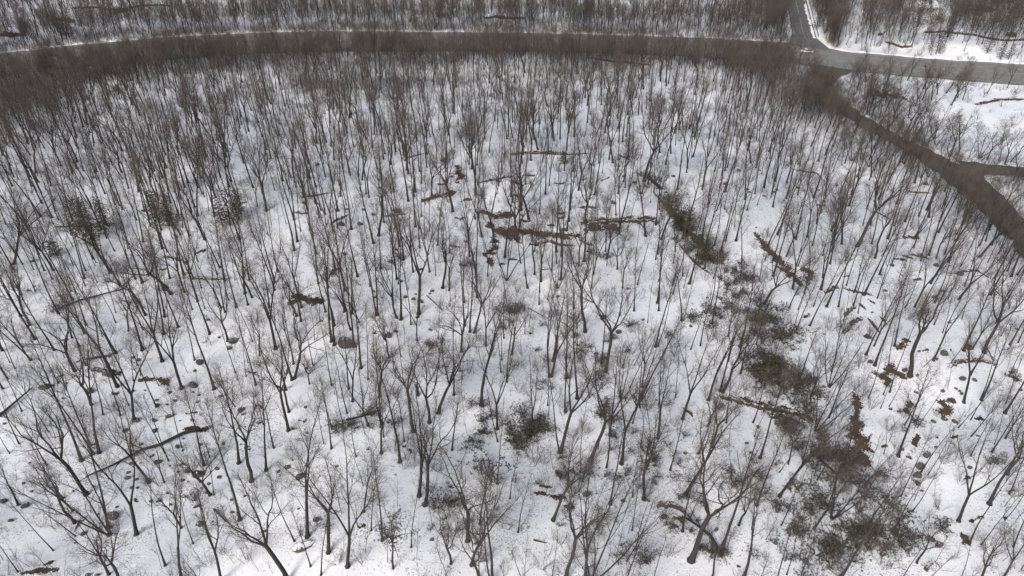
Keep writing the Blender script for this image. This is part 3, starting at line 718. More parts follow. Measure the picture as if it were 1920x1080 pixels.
# ------------------------------------------------------------------ evergreens and laurels
def laurel_mesh(seed, n, rx, h):
    r = random.Random(seed); st = MB(); lf = MB()
    heads = []
    for _ in range(6):
        a = r.uniform(0, 6.28); q = path(r, Vector((0, 0, -.1)), Vector((math.cos(a)*.9, math.sin(a)*.9, 1)), h*r.uniform(.7, 1), 4, .2, .02); st.tube(q, [.05, .045, .035, .025, .015], 4); heads += q[2:]
        for _ in range(3):
            p, d = along(q, r.uniform(.4, .95)); e = p+(d+rv(r, .6)).normalized()*h*.35; st.cone(p, e, .02); heads.append(e)
    for k in range(n):
        c = r.choice(heads)+Vector((r.gauss(0, rx*.26), r.gauss(0, rx*.26), r.gauss(0, h*.12)))
        for _ in range(6):                                  # a whorl of leaves
            d = (rv(r)+Vector((0, 0, .3))).normalized(); x = d.orthogonal().normalized(); x = (Matrix.Rotation(r.uniform(0, 6.28), 3, d) @ x)*.055; l = r.uniform(.16, .30)
            lf.quad(c, c+d*l*.5+x, c+d*l, c+d*l*.5-x)
    return st.mesh('stems', M['bark']), lf.mesh('foliage', M['laurel'])
LAU = [laurel_mesh(700+i, 52+6*i, 1.35, 1.9) for i in range(5)]
def laurel(u, v, s, noun='laurel shrub', special=None, mat=None):
    p = at(u, v); e = bpy.data.objects.new('laurel_shrub', None); COL.objects.link(e); e.location = p; e.rotation_euler.z = g.uniform(0, 6.28); e.scale = (s*g.uniform(.9, 1.2), s*g.uniform(.9, 1.2), s*g.uniform(.75, 1.05))
    a, b = g.choice(LAU); link('stems', a, e); link('foliage', b, e)
    tag(e, special, 'shrub', 'dark evergreen laurel shrubs'); register(e, noun, g.choice(('dark leafy', 'grey-green leafy', 'loose grey-green'))+' laurel', p); return e
lpx = []
for i in range(len(LSTRIP)-1):
    (a, b, wa), (c_, d_, wc) = LSTRIP[i], LSTRIP[i+1]
    for _ in range(4 if i < 3 else 15):
        t = g.random(); lpx.append((a+(c_-a)*t+g.uniform(-1, 1)*wa, b+(d_-b)*t+g.uniform(-.6, .6)*wa, g.uniform(.8, 1.5)))
for (cx, cy, rx, ry, n, s) in ((1590,900,60,40,10,1.2),(1600,960,75,55,13,1.3),(1560,1010,90,50,16,1.1),(1500,960,60,60,11,1.0),(1650,1000,70,60,12,1.1),(1480,1030,60,40,8,.9),(1420,900,60,40,6,.8),(1330,1040,60,30,6,.8),(1290,960,70,50,8,.7),(1130,1000,70,50,6,.6),(1040,700,80,60,8,.7),(1010,870,60,40,5,.8),(985,800,40,45,12,1.25),(910,790,40,40,9,.9),
   (890,830,30,30,4,.8),(1110,680,45,40,8,.9),(1160,640,40,30,6,.9),(810,640,35,30,6,.8),(960,585,25,30,7,1.1),(1080,630,35,30,5,.8),(1150,760,60,40,9,.9),(1190,830,80,50,12,.8),(1250,870,70,50,9,.7),
   (640,800,35,20,5,1.1),(695,785,30,18,4,.9),(1385,910,20,20,3,1.0),(1120,895,30,18,4,1.0),(840,935,35,20,4,.9),(1205,1040,40,25,5,.9),(830,990,50,30,7,.55),(1290,600,40,30,5,.9),(1340,590,30,30,6,1.1),
   (1480,740,40,25,6,1.0),(1520,720,25,25,4,1.0),(1700,790,30,20,4,.7),(1770,992,14,10,2,1.2),(1640,690,30,30,2,.6),(1870,870,25,20,3,.9),(1900,700,20,25,3,.9),(120,570,30,25,4,.9),(590,520,40,20,4,.9),(735,500,18,16,3,1.1),(1120,480,40,20,4,.9),(880,495,20,12,2,.9)):
    for _ in range(n): lpx.append((cx+g.gauss(0, .55)*rx, cy+g.gauss(0, .55)*ry, s*g.uniform(.75, 1.25)))
lpx.sort(key=lambda q: -q[2]*scale_at(at(q[0], q[1])))
for (u, v, s) in lpx[:280]: laurel(u, v, s)
def joined(a, b):
    me = bpy.data.meshes.new('laurel'); va = [tuple(q.co) for q in a.vertices]; fa = [tuple(q.vertices) for q in a.polygons]; k = len(va)
    me.from_pydata(va+[tuple(q.co) for q in b.vertices], [], fa+[tuple(i+k for i in q.vertices) for q in b.polygons]); me.materials.append(M['bark']); me.materials.append(M['laurel'])
    me.polygons.foreach_set('material_index', [0]*len(fa)+[1]*len(b.polygons)); return me
rest = []
for (u, v, s) in lpx[280:]: p = at(u, v); rest.append((p.x, p.y, p.z, 0, 0, g.uniform(0, 6.28), s, s*.9, g.randrange(5)))
stuff('laurel_thicket', [joined(a, b) for a, b in LAU], rest, 'low grey-green laurel undergrowth along the ravine and between the trees', 'thicket')
laurel(915, 893, 2.3, special='large round dark green laurel bush below centre, beside thin dark trunk')
laurel(985, 815, 2.1); laurel(1440, 712, 2.4); laurel(1425, 695, 2.0); laurel(365, 937, 1.0); laurel(845, 940, 1.3)

def conifer_mesh(seed, h, rad, mat, droop=-.25, n=34, bare=.1, dens_=9):
    r = random.Random(seed); tr = MB(); lf = MB()
    pts = path(r, Vector((0, 0, -.3)), Vector((0, 0, 1)), h, 6, .015, .01); tr.tube(pts, [.02*h*(1-.9*i/6) for i in range(7)], 6)
    az = 0
    for k in range(n):
        s = bare+(.98-bare)*k/n; p, d = along(pts, s); az += 2.4; L = rad*min(1, 1.25*(1.05-s))**.6*r.uniform(.3, 1.3)+.2
        q = path(r, p, Vector((math.cos(az), math.sin(az), droop*.3+.15)), L, 3, .08, droop*.25); tr.tube(q, [.03, .022, .014, .006], 3, False)
        for _ in range(int(dens_*L)+4):
            c, dd = along(q, r.uniform(.15, 1)); e = side_dir(r, dd, r.uniform(.4, 1.1), r.choice((0, math.pi))+r.gauss(0, .5)); l = r.uniform(.25, .6)
            x = e.orthogonal().normalized()*.07; x = Matrix.Rotation(r.uniform(0, 6.28), 3, e) @ x
            lf.quad(c, c+e*l*.5+x, c+e*l+Vector((0, 0, -.08)), c+e*l*.5-x)
    return tr.mesh('trunk', M['bark'], True), lf.mesh('foliage', mat)
HEM = [conifer_mesh(800+i, 10, 2.3, M['hemlock'], -.2, 60, .15, 9) for i in range(3)]
GRN = [conifer_mesh(820+i, 5, 1.9, M['green'], -.1, 40, .03, 14) for i in range(2)]
CONI = [(165,430,1.0,'h',None),(203,425,.9,'h',None),(298,415,.9,'h',None),(452,402,.9,'h',None),(172,450,1.25,'h',None),(150,440,1.0,'h',None),(200,447,1.05,'h',None),(185,470,.8,'h',None),(303,432,1.15,'h',None),(328,430,1.0,'h',None),(318,424,.9,'h',None),(432,422,1.15,'h',None),(448,412,1.0,'h',None),(418,426,.9,'h',None),
 (105,478,1.0,'g','bright green low evergreen bush at far left edge of the wood'),(1440,712,1.25,'g','bright olive green evergreen bush in the ravine, right of centre'),(1275,432,1.1,'g','olive green evergreen on the ledge above the ravine'),(1290,440,.9,'h',None),(1262,425,.9,'h',None),
 (1057,306,1.0,'g','small olive evergreen bush on the ridge top'),(822,32,1.2,'h',None),(1562,80,.9,'h',None),(1548,62,1.0,'h',None),(1760,100,1.0,'h',None),(1742,98,.8,'h',None),(1850,100,1.2,'h',None),(1875,112,.9,'h',None),(1890,112,.9,'h',None),
 (1760,38,1.3,'g',None),(1785,46,1.2,'g',None),(1870,8,1.5,'g',None),(1720,50,1.3,'h',None),(1800,30,1.4,'h',None),(1830,62,1.3,'h',None),(1775,70,1.2,'h',None),(1905,40,1.3,'h',None),(1530,55,1.1,'h',None),(1895,6,1.4,'g',None),(120,66,1.3,'g',None),(1310,465,.8,'g',None)]
for i, (u, v, s, k, sp) in enumerate(CONI):
    p = at(u, v); e = bpy.data.objects.new('evergreen_tree', None); COL.objects.link(e); e.location = p; e.scale = (s, s, s*g.uniform(.9, 1.15)); e.rotation_euler = (0, g.gauss(0, .04), g.uniform(0, 6.28))
    a, b = (HEM if k == 'h' else GRN)[i % (3 if k == 'h' else 2)]; link('trunk', a, e); link('foliage', b, e)
    tag(e, sp, 'evergreen', 'scattered evergreens'); register(e, 'evergreen', 'dark twiggy hemlock' if k == 'h' else 'green evergreen bush', p)
# small tree with a round evergreen crown
def round_evergreen(u, v):
    r = random.Random(4); p = at(u, v); tr = MB(); lf = MB()
    t = path(r, Vector((0, 0, -.3)), Vector((.03, 0, 1)), 7.2, 5, .06, .03); tr.tube(t, [.24, .17, .15, .14, .13, .12], 6); heads = []
    for k in range(6):
        a = k*1.05; q = path(r, t[-1], Vector((math.cos(a)*.75, math.sin(a)*.75, 1)), 3.6, 4, .15, .05); tr.tube(q, [.09, .07, .05, .035, .02], 4); heads += q[1:]; twigs(r, tr, q, 6, 1.0, .015)
    for k in range(330):
        c = r.choice(heads)+Vector((r.gauss(0, .55), r.gauss(0, .55), r.gauss(0, .5)))
        for _ in range(6):
            d = (rv(r)+Vector((0, 0, .3))).normalized(); x = Matrix.Rotation(r.uniform(0, 6.28), 3, d) @ d.orthogonal().normalized()*.06; l = r.uniform(.16, .3)
            lf.quad(c, c+d*l*.5+x, c+d*l, c+d*l*.5-x)
    e = bpy.data.objects.new('evergreen_tree', None); COL.objects.link(e); e.location = p
    link('trunk', tr.mesh('trunk', [M['bark'], M['twig']], True), e); link('foliage', lf.mesh('foliage', M['laurel']), e)
    tag(e, 'small tree with a round dark evergreen crown on a thin trunk, bottom centre', 'evergreen', 'scattered evergreens'); register(e, 'evergreen', '', p)
round_evergreen(737, 1066)
# young trees that kept their withered leaves
def withered_mesh(seed):
    r = random.Random(seed); st = MB(); lf = MB()
    q = path(r, Vector((0, 0, -.2)), Vector((0, 0, 1)), 4, 4, .06, .02); st.tube(q, [.07, .06, .045, .03, .015], 4)
    for k in range(12):
        a, d = along(q, r.uniform(.2, .98)); b = a+(side_dir(r, d, 1.0, k*2.4))*r.uniform(.5, 1.5); st.cone(a, b, .02)
        for _ in range(14):
            c = a.lerp(b, r.uniform(.3, 1.1))+rv(r, .12); d2 = rv(r).normalized(); x = d2.orthogonal().normalized()*.06; lf.quad(c, c+d2*.1+x, c+d2*.2, c+d2*.1-x)
    return st.mesh('stem', M['bark']), lf.mesh('withered_leaves', M['brown'])
WITH = [withered_mesh(i) for i in range(5)]
def withered(u, v, s, sp=None):
    p = at(u, v); e = bpy.data.objects.new('young_tree', None); COL.objects.link(e); e.location = p; e.scale = (s*1.1, s*1.1, s); e.rotation_euler.z = g.uniform(0, 6.28)
    a, b = WITH[int(u) % 5]; link('stem', a, e); link('withered_leaves', b, e)
    tag(e, sp, 'young tree', 'young trees with withered leaves'); register(e, 'young tree', 'small brown-leaved young tree', p)
g4 = random.Random(31)
for _ in range(70): withered(990+g4.gauss(0, 95), 395+g4.gauss(0, 50), g4.uniform(.35, .8))
withered(393, 858, 1.5, 'brown leafy sapling with withered leaves at lower left beside forked trunk')
for (u, v, s) in ((388,872,1.1),(615,1000,.9),(387,650,.7),(1070,390,1.1),(1050,400,.9),(1085,385,.9),(1660,600,.9),(1000,400,.8),(900,640,.6),(965,905,.8),(1640,155,1.2),(1655,175,1.1),(1605,142,1.2),(1900,188,1.0),(1160,1060,.8),(1735,1070,.9)): withered(u, v, s)

# ------------------------------------------------------------------ bare patches of leaf litter, ledges, boulders, logs
def world_poly(px): return [at(*q) for q in px]
def litter_patch(px, wpx, mat, label, jag=.45, seed=0):
    P = world_poly([q[:2] for q in px]); s = scale_at(P[0]); W = [q[2]/s/2 if len(q) > 2 else wpx/s/2 for q in px]
    el = 1/math.sin(math.atan2(H_CAM-P[0].z, P[0].y))                       # what the tilt of the view squeezes
    r = random.Random(seed); c = .17; mb = MB(); ph = [r.uniform(0, 6.28) for _ in range(8)]
    x0 = min(p.x for p in P)-max(W)*el-1; x1 = max(p.x for p in P)+max(W)*el+1; y0 = min(p.y for p in P)-max(W)*el-1; y1 = max(p.y for p in P)+max(W)*el+1
    idx = {}
    def vert(i, j):
        if (i, j) not in idx:
            x = x0+i*c+math.sin(i*12.9+j*78.2)*c*.3; y = y0+j*c+math.sin(i*39.3+j*11.1)*c*.3
            idx[(i, j)] = len(mb.v); mb.v.append(Vector((x, y, gz(x, y)+.045+.03*math.sin(i*1.7)*math.cos(j*2.1))))
        return idx[(i, j)]
    for i in range(int((x1-x0)/c)):
        for j in range(int((y1-y0)/c)):
            x = x0+i*c; y = y0+j*c; best = -9
            for k in range(max(1, len(P)-1)):
                a = P[k]; b = P[min(k+1, len(P)-1)]; dx, dy = b.x-a.x, b.y-a.y; l2 = dx*dx+dy*dy
                t = 0 if l2 < 1e-6 else max(0, min(1, ((x-a.x)*dx+(y-a.y)*dy)/l2))
                ww = W[k]*(1-t)+W[min(k+1, len(W)-1)]*t; ex = x-a.x-dx*t; ey = y-a.y-dy*t
                best = max(best, 1-math.hypot(ex, ey/ (1 if abs(dy) > abs(dx)*1.2 else el))/max(ww, .1))
            nz = .45*math.sin(x*1.3+ph[0]+2*math.sin(y*.9+ph[1]))+.35*math.sin(y*2.3+ph[2]+1.5*math.sin(x*2.1+ph[3]))+.4*math.sin(x*4.7+ph[4]+math.sin(y*3))*math.sin(y*5.3+ph[5]+math.sin(x*3.3))+.25*math.sin(x*9.1+ph[6]+2*math.sin(y*7))
            if best+jag*nz+.5*(r.random()-.5)+(.35 if r.random() < .06 and best > -.9 else 0) > .05: mb.f.append((vert(i, j), vert(i+1, j), vert(i+1, j+1), vert(i, j+1))); mb.m.append(0)
    if not mb.f: return
    o = link('leaf_litter_patch', mb.mesh('leaf_litter_patch', mat)); tag(o, label, 'leaf litter', 'bare patches of leaf litter in the snow')
    if not label: pc = P[len(P)//2]; register(o, 'leaf patch', 'brown patch of bare leaf litter', pc)
LP = [([(1415,438,8),(1440,470,22),(1470,500,24),(1490,522,16),(1500,536,8)], 'long slanting reddish brown leaf patch at upper right', 'litter'),
 ([(1503,506,10),(1516,510,14),(1522,519,12),(1512,530,8)], None, 'litter'),
 ([(1600,738,7),(1608,755,16),(1606,775,8),(1604,797,22),(1610,830,34),(1615,860,24),(1628,872,12)], 'long vertical brown strip of leaf litter at lower right', 'litter'),
 ([(1372,746,12),(1400,756,14),(1450,765,13),(1490,772,12),(1516,783,16)], None, 'litter'),([(1658,704,16),(1672,694,16),(1690,706,16)], 'large reddish leaf patch at foot of the widest right-hand tree', 'litter'),
 ([(1662,722,8),(1666,712,8)], None, 'litter'),([(1682,655,8),(1700,640,10)], None, 'litter'),([(1700,772,12),(1706,758,12)], None, 'litter'),([(1764,776,16),(1774,766,18)], None, 'litter'),([(1760,756,6),(1785,750,8)], None, 'litter'),
 ([(1627,632,12)], None, 'litter'),([(1003,925,6),(1030,930,7),(1058,935,9)], None, 'litter'),([(1012,912,4),(1032,914,5)], None, 'litter'),([(1062,952,8),(1074,953,12)], None, 'litter'),
 ([(1715,832,10),(1722,820,8)], None, 'litter'),([(1708,846,7)], None, 'litter'),([(1718,905,8)], None, 'litter'),([(1806,1005,9),(1810,1018,12)], 'small orange-brown leaf patch near lower right corner', 'litter'),([(1820,978,5),(1840,970,6)], None, 'litter'),
 ([(145,678,4),(175,672,5),(205,668,5)], None, 'litter'),([(262,713,5),(290,711,7),(312,716,10)], None, 'litter'),([(105,708,4),(118,704,4)], None, 'litter'),([(40,1076,8),(70,1071,9),(105,1069,10)], None, 'litter'),
 ([(345,803,6),(385,806,10)], None, 'litter_dark'),([(545,556,6),(575,561,16),(602,567,12)], 'brown mossy litter mound left of centre under two tall trunks', 'litter_dark'),
 ([(960,430,8),(1000,437,9),(1050,443,9),(1085,443,6)], 'long reddish brown leaf-covered ledge at picture centre', 'litter'),([(905,397,8),(930,405,10),(960,402,8)], None, 'litter'),([(915,420,12),(932,435,16),(955,440,14)], None, 'litter'),
 ([(925,455,14)], None, 'litter'),([(908,478,6),(932,465,6)], None, 'litter'),([(918,490,12)], None, 'litter'),([(792,376,8),(830,366,8),(850,362,8)], None, 'litter'),([(1100,420,5),(1140,414,8),(1228,412,10)], None, 'litter'),([(1106,428,9),(1150,426,10),(1160,430,8)], None, 'litter'),
 ([(856,312,8),(864,335,16)], None, 'litter_dark'),([(831,301,10)], None, 'litter'),([(846,331,9)], None, 'litter'),([(960,432,14),(970,455,10)], None, 'litter'),
 ([(1216,332,8),(1236,352,14)], None, 'litter_dark'),([(1250,385,14),(1290,435,22),(1310,455,14)], None, 'litter_dark'),([(1830,196,5),(1870,187,6),(1930,186,6)], None, 'litter'),
 ([(1130,595,9)], None, 'litter'),([(1210,1055,6)], None, 'litter'),([(1735,1068,8)], None, 'litter'),([(960,290,4),(1010,286,5),(1060,288,5)], None, 'litter'),([(80,1060,4),(96,1055,5)], None, 'litter_dark'),([(1650,178,14),(1690,182,10)], None, 'litter_dark')]
g3 = random.Random(12)
for k in range(44):
    u, v = 985+g3.gauss(0, 85), 400+g3.gauss(0, 48); w_ = g3.uniform(5, 20); LP.append(([(u-w_/2, v+g3.uniform(-3, 3), 3), (u, v, g3.uniform(2.5, 5)), (u+w_/2, v+g3.uniform(-4, 4), 2.5)], None, 'litter'))
for k in range(45):
    u, v = g3.uniform(40, 1900), g3.uniform(430, 1060); w_ = g3.uniform(4, 16)
    if 1000 < u < 1500: continue
    LP.append(([(u-w_/2, v+g3.uniform(-2, 2), 3), (u+w_/2, v+g3.uniform(-4, 4), g3.uniform(3, 7))], None, g3.choice(('litter', 'litter_dark'))))
for i, (px, lab, m) in enumerate(LP): litter_patch(px, 8, M[m], lab, .75, i)

def ledge(px, wpx, seed, label=None):
    """a rock step: rough front face towards the valley, top running back into the slope"""
    r = random.Random(seed); P = world_poly(px); s = scale_at(P[0]); h = wpx/s*.62
    D = dens([(p.x, p.y) for p in P], max(6, int(sum((P[i+1]-P[i]).length for i in range(len(P)-1))/.45))); mb = MB(); n = len(D)
    for i, (x, y) in enumerate(D):
        tp = math.sin(math.pi*(i+.5)/n)**.5; hh = h*tp*r.uniform(.65, 1.25); j = r.gauss(0, .18)
        for (dy, f) in ((-.45, -.35), (-.25, .35), (-.05, .85), (.25, 1.0), (.9, .8), (1.7, -.15)):
            yy = y+j+dy*max(.6, h); mb.v.append(Vector((x+r.gauss(0, .1), yy+r.gauss(0, .08), gz(x, yy)+f*hh*r.uniform(.85, 1.15))))
    for i in range(n-1):
        for k in range(5): q = i*6+k; mb.f.append((q, q+6, q+7, q+1)); mb.m.append(0)
    o = link('rock_ledge', mb.mesh('rock_ledge', M['ledge'])); tag(o, label, 'ledge', 'low rock ledges breaking through the snow'); register(o, 'rock ledge', 'low dark rock ledge', P[len(P)//2])
LG = [([(1370,748),(1400,760),(1450,770),(1495,778),(1520,792)],11,'long rust-brown rock ledge right of centre, below green ravine bush'),([(1440,782),(1480,787),(1510,798)],8,None),([(1582,628),(1600,608),(1618,598)],10,None),([(1628,600),(1640,615),(1652,627)],10,None),([(1608,570),(1622,580)],9,None),([(1583,594),(1605,576)],8,None),([(1630,565),(1640,570)],7,None),([(1650,595),(1664,610)],8,None),
 ([(1778,690),(1800,680),(1830,677),(1872,683)],7,None),([(1880,700),(1920,718)],5,None),([(1545,550),(1572,539)],8,None),([(1232,950),(1255,945),(1284,961)],10,None),([(1262,972),(1284,978)],8,None),([(172,695),(195,699),(226,704)],9,None),([(140,996),(148,980),(160,974)],8,None),
 ([(960,286),(1000,289),(1060,291),(1110,287)],5,None),([(1160,290),(1186,307)],6,None),([(958,340),(982,351)],7,None),([(1008,458),(1030,454),(1052,461),(1077,461)],6,None),([(1085,450),(1112,463)],6,None),([(1100,421),(1150,416),(1235,415)],6,None),([(898,343),(930,338),(962,331)],6,None),([(718,406),(762,401)],6,None),([(618,422),(652,405)],8,None),
 ([(548,398),(575,402)],5,None),([(560,371),(622,361)],4,None),([(340,521),(390,524),(432,522)],4,None),([(1225,362),(1258,400)],9,None),([(1268,452),(1300,492),(1334,516)],7,None),([(1350,745),(1372,752)],8,None),([(1280,770),(1300,780)],7,None),([(1340,765),(1358,763)],7,None),([(305,482),(340,489),(352,497)],5,None),([(365,477),(386,470)],6,None),
 ([(1690,480),(1712,486)],6,None),([(1705,478),(1740,485)],7,None),([(1775,515),(1830,508),(1862,525)],5,None),([(1485,318),(1530,325),(1550,345)],4,None),([(1640,398),(1668,412)],4,None),([(1700,360),(1745,363)],4,None),([(905,32),(940,36),(985,34)],8,'grey rock outcrop beyond main road near top centre'),([(0,66),(22,70),(42,66)],12,'large snow-topped rock outcrop at left edge beyond main road'),([(105,38),(140,42)],9,None),([(210,25),(245,20)],7,None),
 ([(1660,80),(1690,90),(1712,88)],6,None),([(1580,540),(1640,556)],5,None),([(1100,108),(1160,118),(1220,122)],5,None),([(1850,652),(1870,690)],5,None)]
for i, (px, wd, lab) in enumerate(LG): ledge(px, wd, 40+i, lab)

def boulder_mesh(seed):
    r = random.Random(seed); mb = MB(); n1, n2 = 9, 6; ax = (r.uniform(.9, 1.2), r.uniform(.7, .95), r.uniform(.5, .75)); ph = [r.uniform(0, 6.28) for _ in range(6)]
    for j in range(n2):
        t = math.pi*(j+.02)/(n2-1+.04)
        for i in range(n1):
            a = 6.283*i/n1; k = 1+.16*math.sin(2*a+ph[0])*math.sin(t*2+ph[1])+.12*math.sin(3*a+ph[2]+t)+r.uniform(-.10, .10)
            mb.v.append(Vector((math.sin(t)*math.cos(a)*ax[0]*k, math.sin(t)*math.sin(a)*ax[1]*k, math.cos(t)*ax[2]*k)))
    for j in range(n2-1):
        for i in range(n1): mb.f.append((j*n1+i, (j+1)*n1+i, (j+1)*n1+(i+1) % n1, j*n1+(i+1) % n1)); mb.m.append(0)
    return mb
BMS = [boulder_mesh(60+i).mesh('boulder', M['boulder']) for i in range(6)]; BMC = [boulder_mesh(70+i).mesh('snowy_boulder', M['capped']) for i in range(4)]
def boulder(u, v, w, h, special=None, cap=False):
    p = at(u, v+h*.2); s = scale_at(p); o = link('boulder', g.choice(BMC if cap else BMS)); k = w/s/2*1.2; h *= 1.15
    o.scale = (k, k*g.uniform(.75, 1.0), max(.25*k, min(1.1*k, h/s*.85))); o.location = p+Vector((0, 0, o.scale[2]*.16)); o.rotation_euler = (g.gauss(0, .15), g.gauss(0, .15), g.gauss(0, .6))
    tag(o, special, 'boulder', 'grey boulders poking out of the snow'); register(o, 'boulder', ('small' if k < .55 else 'grey')+' boulder', p)
BO = [(297,865,13,9),(352,882,10,8),(372,888,18,14),(411,893,8,10),(343,900,7,5),(376,902,7,9),(212,966,24,10),(157,1000,10,6),(48,947,13,8),(6,939,12,6),(20,975,9,7),(375,982,14,8),(436,959,7,8),(247,914,7,5),(258,914,6,5),(283,939,6,6),(300,938,7,4),(314,924,6,4),(278,900,9,9),(240,895,10,8),(333,837,9,7),(165,1078,9,5),(182,1078,8,5),
 (563,893,15,11),(539,875,10,9),(593,972,12,14),(295,760,9,5),(313,758,5,4),(350,775,5,5),(318,780,14,5),(290,788,9,7),(360,787,7,4),(453,768,12,8),(363,722,18,8),(363,735,5,3),(430,652,9,6),(375,678,14,9),(340,727,10,7),(255,787,14,10),(168,732,14,9),(440,638,20,6),(205,700,20,11),(85,725,18,8),(310,540,16,5),(235,807,9,6),(290,807,9,8),(547,567,14,9),(728,628,14,8),(742,621,9,5),(573,763,6,5),(575,690,7,4),
 (1745,1010,16,9),(1760,1020,14,9),(1706,857,7,8),(1725,872,16,18),(1720,890,16,10),(1737,852,14,10),(1815,650,13,13),(1770,662,15,8),(1804,708,12,12),(1827,712,8,7),(1768,733,7,5),(1799,733,6,3),(1792,728,6,4),(1770,785,10,6),(1790,790,10,7),(1750,790,8,5),(1632,678,9,7),(1642,700,6,7),(1696,693,10,8),(1780,604,7,6),(1752,557,10,5),(1768,545,10,5),(1635,585,5,5),
 (1268,985,8,10),(1258,988,7,8),(1244,968,12,8),(1343,992,9,8),(1400,830,7,7),(1408,848,6,5),(1317,940,7,7),(1168,938,8,7),(1100,925,14,10),(1215,938,7,5),(1160,622,10,8),(790,565,8,5),(775,560,8,4),(810,545,7,4),(700,402,8,5),(745,395,16,9),(652,392,8,4),(570,380,8,4),(595,308,10,5),(640,420,12,7),(675,420,9,6),(1385,320,7,5),(1400,355,7,6),(1360,345,8,4),(1405,360,6,5),(1735,345,9,5),(1672,497,8,7),(1755,497,10,8),(1800,513,12,9),(1725,480,12,8),(1583,382,8,4),(1545,385,6,5),(1575,372,10,4),(1170,330,7,6),(1190,342,8,6),(1150,380,9,6),(1060,430,6,4),
 (270,395,9,3),(100,455,10,4),(60,490,9,4),(1842,18,40,12),(1830,26,20,7),(1895,66,16,8),(1868,38,20,6),(1650,65,8,5)]
for (u, v, a, b) in BO: boulder(u, v, a, b)
boulder(647, 642, 30, 17, 'large grey boulder at foot of twin trunks left of centre'); boulder(567, 1022, 30, 16, 'big snow-covered boulder with dark upper edge at bottom left of centre', True)
while len([1 for q in REG['boulder']]) < 290:
    u, v = g.uniform(0, 1920), g.uniform(300, 1070); k = .03+.8*blob(u, v, 300, 850, 200, 130)+.6*blob(u, v, 1780, 740, 130, 130)+.6*blob(u, v, 780, 530, 120, 60)+.4*blob(u, v, 1500, 370, 120, 60)+.5*blob(u, v, 1180, 345, 50, 40)
    if g.random() < k: boulder(u, v, g.uniform(3.5, 8), g.uniform(2.5, 6))
def log(px, r0, label, name='fallen_log', branches=4):
    P = [at(*q)+Vector((0, 0, r0*1.6)) for q in px]; r = random.Random(int(px[0][0])); mb = MB(); n = len(P)
    mb.tube(P, [r0*(1-.6*i/(n-1)) for i in range(n)], 7)
    e = bpy.data.objects.new(name, None); COL.objects.link(e); e.location = P[0]
    inv = -P[0]; mb.v = [v+inv for v in mb.v]; link('trunk', mb.mesh('trunk', M['bark'], True), e)
    if branches:
        cr = MB()
        for k in range(branches):
            q, d = along(P, r.uniform(.45, .98)); dd = side_dir(r, d, .7, r.uniform(0, 6.28)); dd.z = abs(dd.z)*.6+.1
            bough(r, cr, cr, q+inv, dd, r.uniform(2, 4), r0*.35, .02, .1, 4, 1.1)
        link('branches', cr.mesh('branches', [M['bark'], M['twig']]), e)
    tag(e, label, 'fallen log', 'fallen trunks lying on the snow'); register(e, 'fallen log', 'dark fallen log', P[0])
log([(375,808),(345,816),(300,838),(270,846),(215,875),(165,897)], .36, 'long fallen trunk lying across the snow at lower left', branches=6)
log([(1352,1045),(1330,1008),(1310,992),(1285,975)], .36, 'brown fallen log behind spreading tree at bottom right of centre', branches=3)
log([(650,790),(680,783),(712,772)], .24, None, branches=4); log([(1000,1014),(1025,1020)], .14, None, branches=0); log([(403,957),(425,981)], .2, None, branches=0)
log([(0,783),(30,757),(62,730)], .28, None, branches=2); log([(110,582),(150,566),(230,545)], .3, None, branches=4); log([(1520,850),(1560,885),(1576,902)], .26, None, branches=3)
log([(415/4+0,427),(220,424)], .2, None, branches=1); log([(1200,420),(1218,444)], .16, None, branches=0); log([(760,298),(800,288)], .2, None, branches=1); log([(990,578),(1030,600)], .1, None, branches=1); log([(800,555),(830,583)], .12, None, branches=1)
# broken stump
def stump(u, v):
    p = at(u, v); mb = MB(); r = random.Random(2); mb.tube([Vector((0, 0, -.3)), Vector((0, 0, 0)), Vector((0, 0, .4)), Vector((-.05, 0, 1.6)), Vector((-.12, 0, 2.7))], [.5, .4, .31, .28, .26], 7)
    for k in range(6): a = k*1.05; q = Vector((-.12+math.cos(a)*.18, math.sin(a)*.18, 2.6)); mb.cone(q, q+Vector((0, 0, r.uniform(.2, .9))), .12)
    o = link('tree_stump', mb.mesh('tree_stump', M['bark'])); o.location = p; tag(o, 'broken upright stump standing alone on snow below centre', 'stump')
stump(784, 741)

